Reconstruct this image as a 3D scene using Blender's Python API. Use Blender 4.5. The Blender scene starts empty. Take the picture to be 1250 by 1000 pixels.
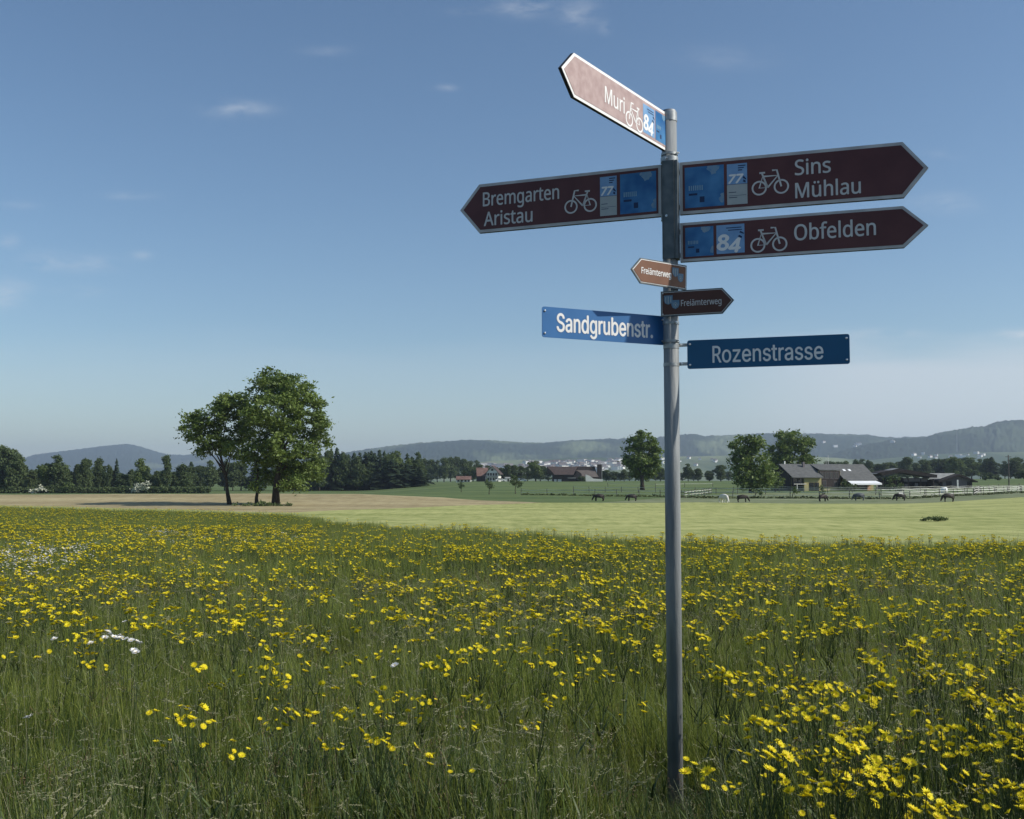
import bpy, math, random
import numpy as np
from mathutils import Vector, Matrix

random.seed(7); RNG = np.random.default_rng(7)
scn = bpy.context.scene
COL = scn.collection

# ------------------------------------------------------------------ camera
F, HY, CAMZ = 1300.0, 583.0, 1.60          # focal length in photo pixels, horizon row, eye height
PITCH = math.atan((HY - 500) / F)
cam_d = bpy.data.cameras.new('camera'); cam = bpy.data.objects.new('camera', cam_d); COL.objects.link(cam)
cam.location = (0, 0, CAMZ); cam.rotation_euler = (math.pi / 2 + PITCH, 0, 0)
cam_d.sensor_fit = 'HORIZONTAL'; cam_d.sensor_width = 36; cam_d.lens = 36 * F / 1250
cam_d.clip_start = 0.05; cam_d.clip_end = 40000
scn.camera = cam

# ------------------------------------------------------------------ light
SUN_EL, SUN_A = math.radians(36.5), math.radians(11.5)      # A: degrees from due right towards the camera side
L = Vector((math.cos(SUN_EL) * math.cos(SUN_A), -math.cos(SUN_EL) * math.sin(SUN_A), math.sin(SUN_EL)))
sd = bpy.data.lights.new('sun', 'SUN'); sun = bpy.data.objects.new('sun', sd); COL.objects.link(sun)
sd.energy = 3.6; sd.angle = math.radians(0.55); sd.color = (1.0, 0.93, 0.82)
sun.rotation_euler = (-L).to_track_quat('-Z', 'Y').to_euler(); sun.location = (20, -5, 30)
world = bpy.data.worlds.new('World'); scn.world = world; world.use_nodes = True
wn, wl = world.node_tree.nodes, world.node_tree.links
wn.clear()
w_out = wn.new('ShaderNodeOutputWorld'); w_bg = wn.new('ShaderNodeBackground'); w_bg.inputs[1].default_value = 0.075
sky = wn.new('ShaderNodeTexSky'); sky.sky_type = 'NISHITA'; sky.sun_disc = False
sky.sun_elevation = SUN_EL; sky.sun_rotation = math.radians(90) + SUN_A; sky.altitude = 400
sky.air_density = 1.0; sky.dust_density = 0.8; sky.ozone_density = 2.2
geo = wn.new('ShaderNodeTexCoord')
def nd(nodes, t, **kw):
    n = nodes.new(t)
    for k, v in kw.items(): setattr(n, k, v)
    return n
def mth(nodes, links, op, a, b=None, clamp=False):
    n = nodes.new('ShaderNodeMath'); n.operation = op; n.use_clamp = clamp
    for i, x in enumerate((a, b)):
        if x is None: continue
        if isinstance(x, (int, float)): n.inputs[i].default_value = x
        else: links.new(x, n.inputs[i])
    return n.outputs[0]
def ray(px, py):
    u, v = (px - 625) / F, (500 - py) / F
    return Vector((u, math.cos(PITCH) - v * math.sin(PITCH), math.sin(PITCH) + v * math.cos(PITCH)))
# thin clouds: patches of stretched noise placed by direction on the sky
mp = wn.new('ShaderNodeMapping'); mp.inputs['Scale'].default_value = (9, 9, 26)
wl.new(geo.outputs['Generated'], mp.inputs[0])
n1 = wn.new('ShaderNodeTexNoise'); n1.inputs['Scale'].default_value = 2.2; n1.inputs['Detail'].default_value = 7; n1.inputs['Roughness'].default_value = .62
wl.new(mp.outputs[0], n1.inputs['Vector'])
nz = mth(wn, wl, 'SUBTRACT', mth(wn, wl, 'MULTIPLY', n1.outputs[0], 3.2), 1.15, True)
acc = None
# (px, py, half width px, half height px, strength)
CL = [(640, 8, 34, 11, .30), (575, 14, 22, 5, .13), (706, 18, 22, 15, .26), (738, 34, 8, 8, .2), (290, 133, 34, 9, .30), (545, 107, 12, 4, .22),
      (52, 318, 24, 10, .30), (108, 322, 34, 9, .28), (172, 312, 12, 5, .2), (8, 358, 24, 16, .34), (98, 357, 26, 6, .2), (160, 239, 26, 5, .18),
      (25, 250, 20, 5, .15), (10, 295, 12, 8, .2), (1150, 190, 20, 6, .15), (1150, 248, 40, 12, .14), (400, 62, 26, 6, .10), (880, 70, 60, 14, .08),
      (1075, 406, 45, 5, .35), (1250, 408, 30, 6, .6)]
for px, py, hw, hh, st in CL:
    d = ray(px, py).normalized()
    dx = (d.x / d.y); dz = d.z / d.y
    sep = wn.new('ShaderNodeSeparateXYZ') if acc is None else sep
    if acc is None:
        wl.new(geo.outputs['Generated'], sep.inputs[0])
        ysafe = mth(wn, wl, 'MAXIMUM', sep.outputs[1], 0.05)
        gx = mth(wn, wl, 'DIVIDE', sep.outputs[0], ysafe); gz = mth(wn, wl, 'DIVIDE', sep.outputs[2], ysafe)
    a = mth(wn, wl, 'MULTIPLY', mth(wn, wl, 'SUBTRACT', gx, dx), F / hw)
    b = mth(wn, wl, 'MULTIPLY', mth(wn, wl, 'SUBTRACT', gz, dz), F / hh)
    r2 = mth(wn, wl, 'ADD', mth(wn, wl, 'MULTIPLY', a, a), mth(wn, wl, 'MULTIPLY', b, b))
    g = mth(wn, wl, 'MULTIPLY', mth(wn, wl, 'POWER', 2.718, mth(wn, wl, 'MULTIPLY', r2, -1.0)), st)
    acc = g if acc is None else mth(wn, wl, 'ADD', acc, g)
cl_small = mth(wn, wl, 'MULTIPLY', acc, mth(wn, wl, 'MULTIPLY', nz, 1.6))
# broad veil low over the hills on the right, soft top edge
def ramp01(val, lo, hi):
    n = wn.new('ShaderNodeMapRange'); n.interpolation_type = 'SMOOTHSTEP'; wl.new(val, n.inputs[0])
    n.inputs[1].default_value = lo; n.inputs[2].default_value = hi; return n.outputs[0]
mp2 = wn.new('ShaderNodeMapping'); mp2.inputs['Scale'].default_value = (3, 3, 22); wl.new(geo.outputs['Generated'], mp2.inputs[0])
n2 = wn.new('ShaderNodeTexNoise'); n2.inputs['Scale'].default_value = 2.0; n2.inputs['Detail'].default_value = 6; wl.new(mp2.outputs[0], n2.inputs['Vector'])
gz_w = mth(wn, wl, 'ADD', gz, mth(wn, wl, 'MULTIPLY', mth(wn, wl, 'SUBTRACT', n2.outputs[0], .5), .05))
top = ramp01(gz_w, (583 - 408) / F + .008, (583 - 440) / F - .01)
right = ramp01(gx, (780 - 625) / F, (1080 - 625) / F)
veil = mth(wn, wl, 'MULTIPLY', mth(wn, wl, 'MULTIPLY', top, mth(wn, wl, 'ADD', mth(wn, wl, 'MULTIPLY', right, .85), .2)), .62)
cm = mth(wn, wl, 'ADD', cl_small, veil, True)
mix = wn.new('ShaderNodeMix'); mix.data_type = 'RGBA'
hsv = wn.new('ShaderNodeHueSaturation'); hsv.inputs['Saturation'].default_value = 1.05; hsv.inputs['Value'].default_value = 1.06; tn = wn.new('ShaderNodeMix'); tn.data_type = 'RGBA'; tn.blend_type = 'MULTIPLY'; tn.inputs[0].default_value = 1; tn.inputs[7].default_value = (.975, 1.03, 1.035, 1)
wl.new(sky.outputs[0], hsv.inputs['Color'])
wl.new(cm, mix.inputs[0]); wl.new(hsv.outputs[0], tn.inputs[6]); wl.new(tn.outputs[2], mix.inputs[6]); mix.inputs[7].default_value = (6.6, 7.0, 7.5, 1)
wl.new(mix.outputs[2], w_bg.inputs[0]); wl.new(w_bg.outputs[0], w_out.inputs[0])
scn.view_settings.view_transform = 'Standard'; scn.view_settings.look = 'None'
scn.view_settings.gamma = 1; scn.view_settings.use_curve_mapping = False; scn.view_settings.exposure = 0.50
cy = scn.cycles
cy.max_bounces = 6; cy.diffuse_bounces = 3; cy.glossy_bounces = 3; cy.transmission_bounces = 3; cy.transparent_max_bounces = 6; cy.volume_bounces = 0
cy.use_denoising = True

# ------------------------------------------------------------------ helpers
def tag(o, label=None, cat=None, group=None, kind=None):
    if label: o['label'] = label
    if cat: o['category'] = cat
    if group: o['group'] = group
    if kind: o['kind'] = kind
    return o
def empty(name, loc, label, cat, rz=0, group=None):
    o = bpy.data.objects.new(name, None); COL.objects.link(o); o.empty_display_size = .1
    o.location = loc; o.rotation_euler = (0, 0, rz); return tag(o, label, cat, group)
def mesh_np(name, V, Q=None, T=None, mats=(), mi=None, attr=None, smooth=False):
    me = bpy.data.meshes.new(name)
    V = np.asarray(V, np.float32).reshape(-1, 3)
    loops, starts, tot = [], [], 0
    if Q is not None and len(Q):
        Q = np.asarray(Q, np.int32); loops.append(Q.ravel()); starts.append(np.arange(len(Q)) * 4); tot = Q.size
    if T is not None and len(T):
        T = np.asarray(T, np.int32); loops.append(T.ravel()); starts.append(tot + np.arange(len(T)) * 3)
    loops = np.concatenate(loops); starts = np.concatenate(starts)
    me.vertices.add(len(V)); me.vertices.foreach_set('co', V.ravel())
    me.loops.add(len(loops)); me.loops.foreach_set('vertex_index', loops.astype(np.int32))
    me.polygons.add(len(starts)); me.polygons.foreach_set('loop_start', starts.astype(np.int32))
    for m in mats: me.materials.append(m)
    if mi is not None: me.polygons.foreach_set('material_index', np.asarray(mi, np.int32))
    if attr is not None:
        a = me.attributes.new('tint', 'FLOAT', 'POINT'); a.data.foreach_set('value', np.asarray(attr, np.float32))
    me.update(calc_edges=True); me.validate()
    if smooth: me.polygons.foreach_set('use_smooth', np.ones(len(starts), bool))
    return me
def link(name, me, parent=None, loc=(0, 0, 0)):
    o = bpy.data.objects.new(name, me); COL.objects.link(o); o.location = loc
    if parent: o.parent = parent
    return o
class MB:                                        # collects polygons for one mesh
    def __init__(s): s.v, s.f = [], []
    def poly(s, pts):
        n = len(s.v); s.v += [tuple(p) for p in pts]; s.f.append(tuple(range(n, n + len(pts)))); return s
    def box(s, x0, x1, y0, y1, z0, z1, M=None):
        n = len(s.v); P = [(x, y, z) for z in (z0, z1) for y in (y0, y1) for x in (x0, x1)]
        if M is not None: P = [tuple(M @ Vector(p)) for p in P]
        s.v += P
        s.f += [tuple(n + i for i in q) for q in ((0, 2, 3, 1), (4, 5, 7, 6), (0, 1, 5, 4), (2, 6, 7, 3), (0, 4, 6, 2), (1, 3, 7, 5))]; return s
    def prism(s, pts, y0, y1):                   # outline in x,z ; extruded along y
        n, k = len(s.v), len(pts)
        s.v += [(x, y0, z) for x, z in pts] + [(x, y1, z) for x, z in pts]
        s.f.append(tuple(range(n, n + k))); s.f.append(tuple(range(n + 2 * k - 1, n + k - 1, -1)))
        for i in range(k):
            j = (i + 1) % k; s.f.append((n + j, n + i, n + k + i, n + k + j))
        return s
    def tube(s, path, rad, seg=8, cap=True):
        path = [Vector(p) for p in path]; k = len(path)
        if isinstance(rad, (int, float)): rad = [rad] * k
        n = len(s.v)
        for i, p in enumerate(path):
            t = (path[min(i + 1, k - 1)] - path[max(i - 1, 0)]).normalized()
            a = t.orthogonal().normalized() if i == 0 else (a - a.dot(t) * t).normalized()
            b = t.cross(a)
            for j in range(seg):
                w = 2 * math.pi * j / seg
                s.v.append(tuple(p + (a * math.cos(w) + b * math.sin(w)) * rad[i]))
        for i in range(k - 1):
            for j in range(seg):
                j2 = (j + 1) % seg
                s.f.append((n + i * seg + j, n + i * seg + j2, n + (i + 1) * seg + j2, n + (i + 1) * seg + j))
        if cap:
            s.f.append(tuple(n + seg - 1 - j for j in range(seg))); s.f.append(tuple(n + (k - 1) * seg + j for j in range(seg)))
        return s
    def mesh(s, name, m, smooth=False):
        me = bpy.data.meshes.new(name); me.from_pydata(s.v, [], s.f); me.materials.append(m); me.update()
        if smooth: me.polygons.foreach_set('use_smooth', [True] * len(me.polygons))
        return me
    def build(s, name, m, parent=None, loc=(0, 0, 0), smooth=False):
        return link(name, s.mesh(name, m, smooth), parent, loc)

def mat(name, c1, c2=None, scale=5.0, rough=.8, metal=0., spec=.3, transl=0., bump=0., bscale=None, rand=0., attr=0., stretch=(1, 1, 1), detail=4, lo=.35, hi=.65, coat=0, grain=None):
    m = bpy.data.materials.new(name); m.use_nodes = True
    N, K = m.node_tree.nodes, m.node_tree.links
    b = N['Principled BSDF']; out = N['Material Output']
    b.inputs['Roughness'].default_value = rough; b.inputs['Metallic'].default_value = metal
    b.inputs['Specular IOR Level'].default_value = spec
    b.inputs['Coat Weight'].default_value = coat; b.inputs['Coat Roughness'].default_value = .15
    tc = N.new('ShaderNodeTexCoord'); mp = N.new('ShaderNodeMapping'); K.new(tc.outputs['Object'], mp.inputs[0]); mp.inputs['Scale'].default_value = stretch
    col = None
    nz = N.new('ShaderNodeTexNoise'); nz.inputs['Scale'].default_value = scale; nz.inputs['Detail'].default_value = detail
    K.new(mp.outputs[0], nz.inputs['Vector'])
    mr = N.new('ShaderNodeMapRange'); mr.inputs[1].default_value = lo; mr.inputs[2].default_value = hi; K.new(nz.outputs[0], mr.inputs[0])
    mx = N.new('ShaderNodeMix'); mx.data_type = 'RGBA'; mx.inputs[6].default_value = (*c1, 1); mx.inputs[7].default_value = (*(c2 or c1), 1)
    f = mr.outputs[0]
    if attr:
        at = N.new('ShaderNodeAttribute'); at.attribute_name = 'tint'
        f = mth(N, K, 'ADD', mth(N, K, 'MULTIPLY', f, 1 - attr), mth(N, K, 'MULTIPLY', at.outputs['Fac'], attr), True)
    if grain:                                    # finer second layer of tufts and clods
        mg = N.new('ShaderNodeMapping'); K.new(tc.outputs['Object'], mg.inputs[0]); mg.inputs['Scale'].default_value = grain[0]
        gn = N.new('ShaderNodeTexNoise'); gn.inputs['Scale'].default_value = 1; gn.inputs['Detail'].default_value = 8; gn.inputs['Roughness'].default_value = .7; K.new(mg.outputs[0], gn.inputs['Vector'])
        f = mth(N, K, 'ADD', f, mth(N, K, 'MULTIPLY', mth(N, K, 'SUBTRACT', gn.outputs[0], .5), grain[1]), True)
    if rand:
        oi = N.new('ShaderNodeObjectInfo')
        f = mth(N, K, 'ADD', mth(N, K, 'MULTIPLY', f, 1 - rand), mth(N, K, 'MULTIPLY', oi.outputs['Random'], rand), True)
    K.new(f, mx.inputs[0]); K.new(mx.outputs[2], b.inputs['Base Color'])
    if bump:
        bn = N.new('ShaderNodeTexNoise'); bn.inputs['Scale'].default_value = bscale or scale * 6; bn.inputs['Detail'].default_value = 5
        K.new(mp.outputs[0], bn.inputs['Vector'])
        bp = N.new('ShaderNodeBump'); bp.inputs['Strength'].default_value = bump; bp.inputs['Distance'].default_value = .02
        K.new(bn.outputs[0], bp.inputs['Height']); K.new(bp.outputs[0], b.inputs['Normal'])
    if transl:
        tr = N.new('ShaderNodeBsdfTranslucent'); K.new(mx.outputs[2], tr.inputs[0]); ms = N.new('ShaderNodeMixShader'); ms.inputs[0].default_value = transl
        K.new(b.outputs[0], ms.inputs[1]); K.new(tr.outputs[0], ms.inputs[2]); K.new(ms.outputs[0], out.inputs[0])
    return m

M = {}
M['galv'] = mat('galvanised_steel', (.15, .165, .172), (.27, .29, .30), 16, .62, .12, .4, bump=.2, bscale=60, stretch=(1, 1, .12), detail=9)
M['band'] = mat('steel_band', (.24, .255, .265), (.36, .38, .38), 30, .42, .5, .5)
M['bracket'] = mat('dark_bracket', (.08, .1, .11), (.13, .15, .16), 20, .5, .4)
M['sign_back'] = mat('sign_frame_aluminium', (.38, .38, .38), (.50, .50, .49), 9, .45, .1, .4)
M['sign_edge'] = mat('sign_box_edge', (.05, .05, .055), None, 9, .5, .2)
M['maroon'] = mat('maroon_sheeting', (.078, .019, .020), (.098, .028, .028), 7, .38, 0, .35, bump=.03)
M['maroon_sunlit'] = mat('sunlit_maroon_sheeting', (.33, .235, .225), (.42, .32, .305), 22, .6, 0, .45, detail=8)  # maroon paled by the sun's sheen on the top sign, put into the colour
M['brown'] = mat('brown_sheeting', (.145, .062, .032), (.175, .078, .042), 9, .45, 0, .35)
M['brown_shaded'] = mat('shaded_brown_sheeting', (.065, .024, .016), (.08, .03, .022), 9, .4, 0, .3)  # copy of the brown sheeting with the shade put into its colour
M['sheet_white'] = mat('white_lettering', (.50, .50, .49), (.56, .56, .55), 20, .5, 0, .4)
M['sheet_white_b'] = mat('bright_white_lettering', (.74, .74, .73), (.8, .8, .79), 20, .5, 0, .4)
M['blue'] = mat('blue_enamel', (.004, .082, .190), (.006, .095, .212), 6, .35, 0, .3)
M['blue_sunlit'] = mat('sunlit_blue_enamel', (.025, .125, .32), (.034, .145, .36), 6, .4, 0, .35)  # blue enamel lightened, the sunlight on the left street sign put into its colour
M['panel_blue'] = mat('sky_photo_print', (.010, .10, .28), (.06, .22, .44), 9, .35, 0, .3, detail=2, lo=.35, hi=.7)
M['panel_cloud'] = mat('cloud_photo_print', (.22, .31, .38), (.10, .24, .40), 22, .35, 0, .3)
M['panel_light'] = mat('light_blue_print', (.15, .30, .52), (.20, .36, .58), 20, .4, 0, .4)
M['panel_grey'] = mat('pale_grey_print', (.34, .38, .38), (.38, .41, .41), 20, .4, 0, .4)
M['print_dark'] = mat('navy_print', (.01, .03, .09), None, 5, .5)
M['print_pale'] = mat('pale_print', (.16, .30, .42), (.22, .36, .46), 40, .5)
M['shield'] = mat('shield_blue', (.10, .19, .28), (.14, .24, .33), 60, .5)
M['screw'] = mat('screw_zinc', (.6, .62, .64), None, 5, .3, .9, .5)

# ------------------------------------------------------------------ terrain
YP = np.array([-60, 0, 5, 15, 38, 80, 110, 132, 150, 165, 205, 250, 300, 350, 450, 700, 1200, 12000.])
ZL = np.array([.05, .02, 0, -.32, -.95, -1.45, -1.68, -1.86, -1.42, -.95, -1.5, -2.3, -3.1, -3.4, -3.3, -3.0, -6, -8])
ZC = np.array([.05, .02, 0, -.32, -.95, -1.45, -1.68, -1.86, -1.98, -1.92, -1.72, -1.55, -1.1, -.6, -.1, -.6, -6, -8])
ZR = np.array([.05, .02, 0, -.32, -.90, -1.25, -1.3, -1.25, -1.2, -1.19, -1.15, -1.45, -.3, .5, 1.3, 1.0, -6, -8])
def sst(a, b, x): x = np.clip((x - a) / (b - a), 0, 1); return x * x * (3 - 2 * x)
def ground(X, Y):
    X = np.asarray(X, float); Y = np.asarray(Y, float); t = X / (np.abs(Y) + 15)
    wl_ = 1 - sst(-.15, -.02, t); wr = sst(.30, .50, t)
    z = np.interp(Y, YP, ZL) * wl_ + np.interp(Y, YP, ZC) * (1 - wl_ - wr) + np.interp(Y, YP, ZR) * wr
    return z + .05 * np.sin(X * .21 + 1) * np.sin(Y * .17) * sst(10, 40, Y)
def hit(px, py, off=0.0):
    r = ray(px, py); Y = 3.0
    while Y < 3000:
        X = r.x / r.y * Y; z = CAMZ + r.z / r.y * Y
        if z <= float(ground(X, Y)) + off: break
        Y *= 1.004
    return Y
def at(px, Y):                                    # ground point in the direction of a column, at depth Y
    X = ray(px, HY).x / ray(px, HY).y * Y
    return Vector((X, Y, float(ground(X, Y))))
def zpix(py, Y): return CAMZ + ray(625, py).z / ray(625, py).y * Y

S_MAX = 1.25
SV = np.concatenate([np.linspace(-S_MAX, -.62, 24)[:-1], np.linspace(-.62, .62, 260), np.linspace(.62, S_MAX, 24)[1:]])
def bound(pts, off=0.0, fix=None):
    s, y = [], []
    for px, py in pts:
        Y = hit(px, py, off); X = ray(px, py).x / ray(px, py).y * Y; s.append(X / (Y + 15)); y.append(Y)
    return np.interp(SV, s, y)
B0 = np.full(len(SV), 2.4)
B1 = bound([(-200, 613), (0, 617), (120, 619.5), (250, 622), (360, 626), (400, 632), (500, 639), (600, 646), (720, 652), (850, 657), (1000, 659), (1250, 661), (1500, 661)], .42)
B2 = bound([(0, 617), (355, 626), (460, 621.5), (620, 615.5), (660, 614), (850, 613.5), (1000, 615), (1100, 615), (1180, 611.5), (1250, 607), (1400, 602)])
B3 = bound([(-200, 604), (0, 604), (130, 603.4), (375, 603), (440, 603.2), (480, 605), (540, 607.5), (610, 611.8), (660, 614), (850, 613.5), (1000, 615), (1100, 615), (1180, 611.5), (1250, 607), (1400, 602)])
B2 = np.maximum(B2, B1); B3 = np.maximum(B3, B2)
B4 = B3 + np.maximum(222.0 - B3, 0) * sst(.05, .24, SV)
B5 = np.full(len(SV), 760.0)
def strip(name, a, b, rows, m, geom=False):
    u = np.linspace(0, 1, rows + 1)[:, None]
    Y = a[None] * (b / a)[None] ** u if geom else a[None] * (1 - u) + b[None] * u
    X = SV[None] * (Y + 15); Z = ground(X, Y)
    n = len(SV); I = np.arange((rows) * n).reshape(rows, n)[:, :-1].ravel()
    Q = np.stack([I, I + 1, I + n + 1, I + n], 1)
    V = np.stack([X, Y, Z], -1).reshape(-1, 3)
    w = (V[Q[:, 3], 1] - V[Q[:, 0], 1]) > 1e-4; w |= (V[Q[:, 2], 1] - V[Q[:, 1], 1]) > 1e-4
    o = link(name, mesh_np(name, V, Q[w], mats=[m], smooth=True)); return tag(o, kind='structure')
M['soil'] = mat('meadow_soil', (.018, .022, .010), (.035, .042, .016), 1.5, .95, 0, .1, bump=.6)
M['mown'] = mat('mown_grass', (.22, .255, .080), (.42, .43, .175), .09, .95, 0, .1, bump=.5, bscale=3, stretch=(.45, 2.4, 1), detail=12, lo=.2, hi=.8, grain=((1.1, .30, 1), 3.0))
M['tan'] = mat('dry_stubble', (.25, .205, .11), (.41, .355, .205), .05, .95, 0, .1, bump=.5, bscale=3, stretch=(.2, 1.8, 1), detail=8, lo=.3, hi=.7, grain=((.7, .22, 1), 2.2))
M['pasture'] = mat('pasture_grass', (.075, .115, .042), (.125, .165, .062), .04, .95, 0, .1, bump=.4, bscale=2, stretch=(.3, 1.6, 1), detail=8, grain=((.4, .1, 1), 1.6))
M['paddock'] = mat('worn_paddock_grass', (.11, .145, .065), (.22, .24, .145), .12, .95, 0, .1, stretch=(.3, 2.0, 1), detail=8, grain=((.6, .2, 1), 2.0))
M['asphalt'] = mat('asphalt', (.045, .045, .045), (.06, .06, .058), 30, .9, 0, .2, bump=.4)
strip('meadow_ground', B0, B1, 60, M['soil'], True)
strip('mown_field', B1, B2, 40, M['mown'])
strip('stubble_field', B2, B3, 24, M['tan'])
strip('paddock_ground', B3, B4, 12, M['paddock'])
strip('pasture', B4, B5, 50, M['pasture'], True)
strip('far_plain', B5, np.full(len(SV), 9500.0), 24, M['pasture'], True)
pb = MB()
for i in range(24):
    x0, x1 = -24 + i * 2, -22 + i * 2
    pb.poly([(x0, -40, .03), (x1, -40, .03), (x1, 2.42, .008), (x0, 2.42, .008)])
tag(pb.build('field_path', M['asphalt']), kind='structure')

# ------------------------------------------------------------------ hills
def vnoise(x, y, seed=0):                         # smooth value noise, numpy
    xi, yi = np.floor(x).astype(np.int64), np.floor(y).astype(np.int64); fx, fy = x - xi, y - yi
    fx = fx * fx * (3 - 2 * fx); fy = fy * fy * (3 - 2 * fy)
    def h(a, b):
        n = (a * 374761393 + b * 668265263 + seed * 1442695041) & 0x7fffffff
        n = ((n ^ (n >> 13)) * 1274126177) & 0x7fffffff
        return ((n ^ (n >> 16)) & 0xffff) / 65535.0
    return (h(xi, yi) * (1 - fx) + h(xi + 1, yi) * fx) * (1 - fy) + (h(xi, yi + 1) * (1 - fx) + h(xi + 1, yi + 1) * fx) * fy
def hill_mat(name, forest, field, sc, lo, hi, st):
    return mat(name, forest, field, sc, .95, 0, .1, stretch=st, detail=6, lo=lo, hi=hi)
def hill(name, D, front, back, sky_pts, m, bump, px0=-150, px1=1400, foot=583, shape=1.0, bscale=26, seed=1):
    cols, rows = 1100, 46
    px = np.linspace(px0, px1, cols); sy = np.interp(px, [p[0] for p in sky_pts], [p[1] for p in sky_pts])
    u = np.concatenate([np.linspace(0, 1, rows), np.linspace(1.15, 2, 8)])
    Yr = np.where(u <= 1, D - front + front * u, D + back * (u - 1))
    tx = (px - 625) / F / math.cos(PITCH)
    Y, TX = np.meshgrid(Yr, tx, indexing='ij'); X = TX * Y
    crest = CAMZ + (HY - sy) / F * D * 1.0
    base = -9.0
    prof = np.where(u <= 1, (np.sin((np.clip(u, 0, 1) - .5) * math.pi) * .5 + .5) ** shape, 1 - .9 * sst(1, 2, u))
    Z = base + (crest[None] - base) * prof[:, None]
    w = vnoise(X / 420, Y / 300, seed) * .6 + vnoise(X / 160, Y / 150, seed + 5) * .4
    Z += (w - .5) * 26 * (np.sin(np.clip(u, 0, 1) * math.pi)[:, None])
    tree = vnoise(X / bscale, Y / bscale, seed + 9) * .6 + vnoise(X / (bscale * .45), Y / (bscale * .45), seed + 11) * .4
    Z += (tree - .5) * bump
    n = cols; I = np.arange((len(u) - 1) * n).reshape(-1, n)[:, :-1].ravel()
    Q = np.stack([I, I + 1, I + n + 1, I + n], 1)
    return tag(link(name, mesh_np(name, np.stack([X, Y, Z], -1), Q, mats=[m])), kind='structure')
FOR, FLD = (.020, .034, .018), (.16, .19, .09)
hill('hill', 8200, 2600, 900, [(-150, 568), (0, 566), (28, 561), (42, 556), (75, 551.5), (120, 546), (150, 543), (163, 543.5), (185, 550), (205, 555.5), (225, 556), (240, 554.5), (300, 558), (420, 562), (480, 575)],
     hill_mat('hill_far_left', FOR, FLD, .0016, .56, .66, (1, .45, 1)), 12, px1=520, shape=1.3, seed=3)
hill('hill', 5600, 1900, 900, [(300, 575), (380, 560), (440, 551), (480, 545), (520, 541), (570, 538), (600, 538.5), (640, 541.5), (668, 541.5), (700, 538.5), (740, 537), (800, 536), (830, 532), (850, 531.5), (860, 534), (930, 531), (1000, 530.5),
      (1060, 532), (1075, 535), (1120, 535), (1400, 536)], hill_mat('hill_centre', FOR, (.13, .16, .08), .0022, .53, .63, (1, .5, 1)), 15, px0=300, seed=5, bscale=22)
hill('hill', 4300, 1100, 700, [(900, 583), (990, 562), (1050, 545), (1085, 538), (1130, 534), (1150, 528.5), (1170, 525.5), (1186, 522.5), (1200, 521.5), (1215, 516), (1235, 513.5), (1300, 514), (1400, 512)],
     hill_mat('hill_right', FOR, (.05, .07, .04), .003, .55, .65, (1, .6, 1)), 14, px0=900, seed=8, bscale=20)
hill('hill', 3500, 900, 700, [(430, 578), (520, 571), (600, 563), (700, 559.5), (800, 558), (900, 556.5), (1000, 558), (1060, 562), (1120, 556), (1180, 553), (1260, 552), (1400, 552)],
     hill_mat('hill_meadows', (.055, .085, .04), (.17, .20, .10), .0035, .45, .6, (1, .4, 1)), 3, px0=430, seed=13, bscale=40)

# ------------------------------------------------------------------ haze
hb = MB().box(-9400, 9400, -200, 10400, -13, 300)
M['haze'] = bpy.data.materials.new('haze_air'); M['haze'].use_nodes = True
hn, hk = M['haze'].node_tree.nodes, M['haze'].node_tree.links
hn.remove(hn['Principled BSDF']); pv = hn.new('ShaderNodeVolumePrincipled'); hk.new(pv.outputs[0], hn['Material Output'].inputs['Volume'])
pv.inputs['Color'].default_value = (.66, .81, 1.0, 1); pv.inputs['Density'].default_value = 1.15e-4; pv.inputs['Anisotropy'].default_value = .2
tag(hb.build('haze', M['haze']), kind='stuff')
# ------------------------------------------------------------------ foliage and trees
M['leaf'] = mat('leaf_green', (.050, .088, .020), (.19, .26, .055), 3, .55, 0, .35, transl=.30, attr=.75)
M['leaf_far'] = mat('far_leaf_green', (.048, .076, .032), (.135, .18, .068), .4, .7, 0, .2, transl=.28, attr=.5, rand=.3)
M['leaf_light'] = mat('light_leaf_green', (.08, .12, .035), (.16, .21, .07), .4, .7, 0, .2, transl=.25, attr=.6)
M['needle'] = mat('spruce_needles', (.014, .028, .017), (.045, .070, .032), .5, .8, 0, .15, attr=.5, rand=.2)
M['blossom'] = mat('white_blossom', (.30, .33, .24), (.65, .66, .56), 1.5, .8, attr=.6)
M['bark'] = mat('bark', (.035, .028, .022), (.075, .062, .05), 4, .95, 0, .1, bump=.6, stretch=(3, 3, .6))

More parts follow.
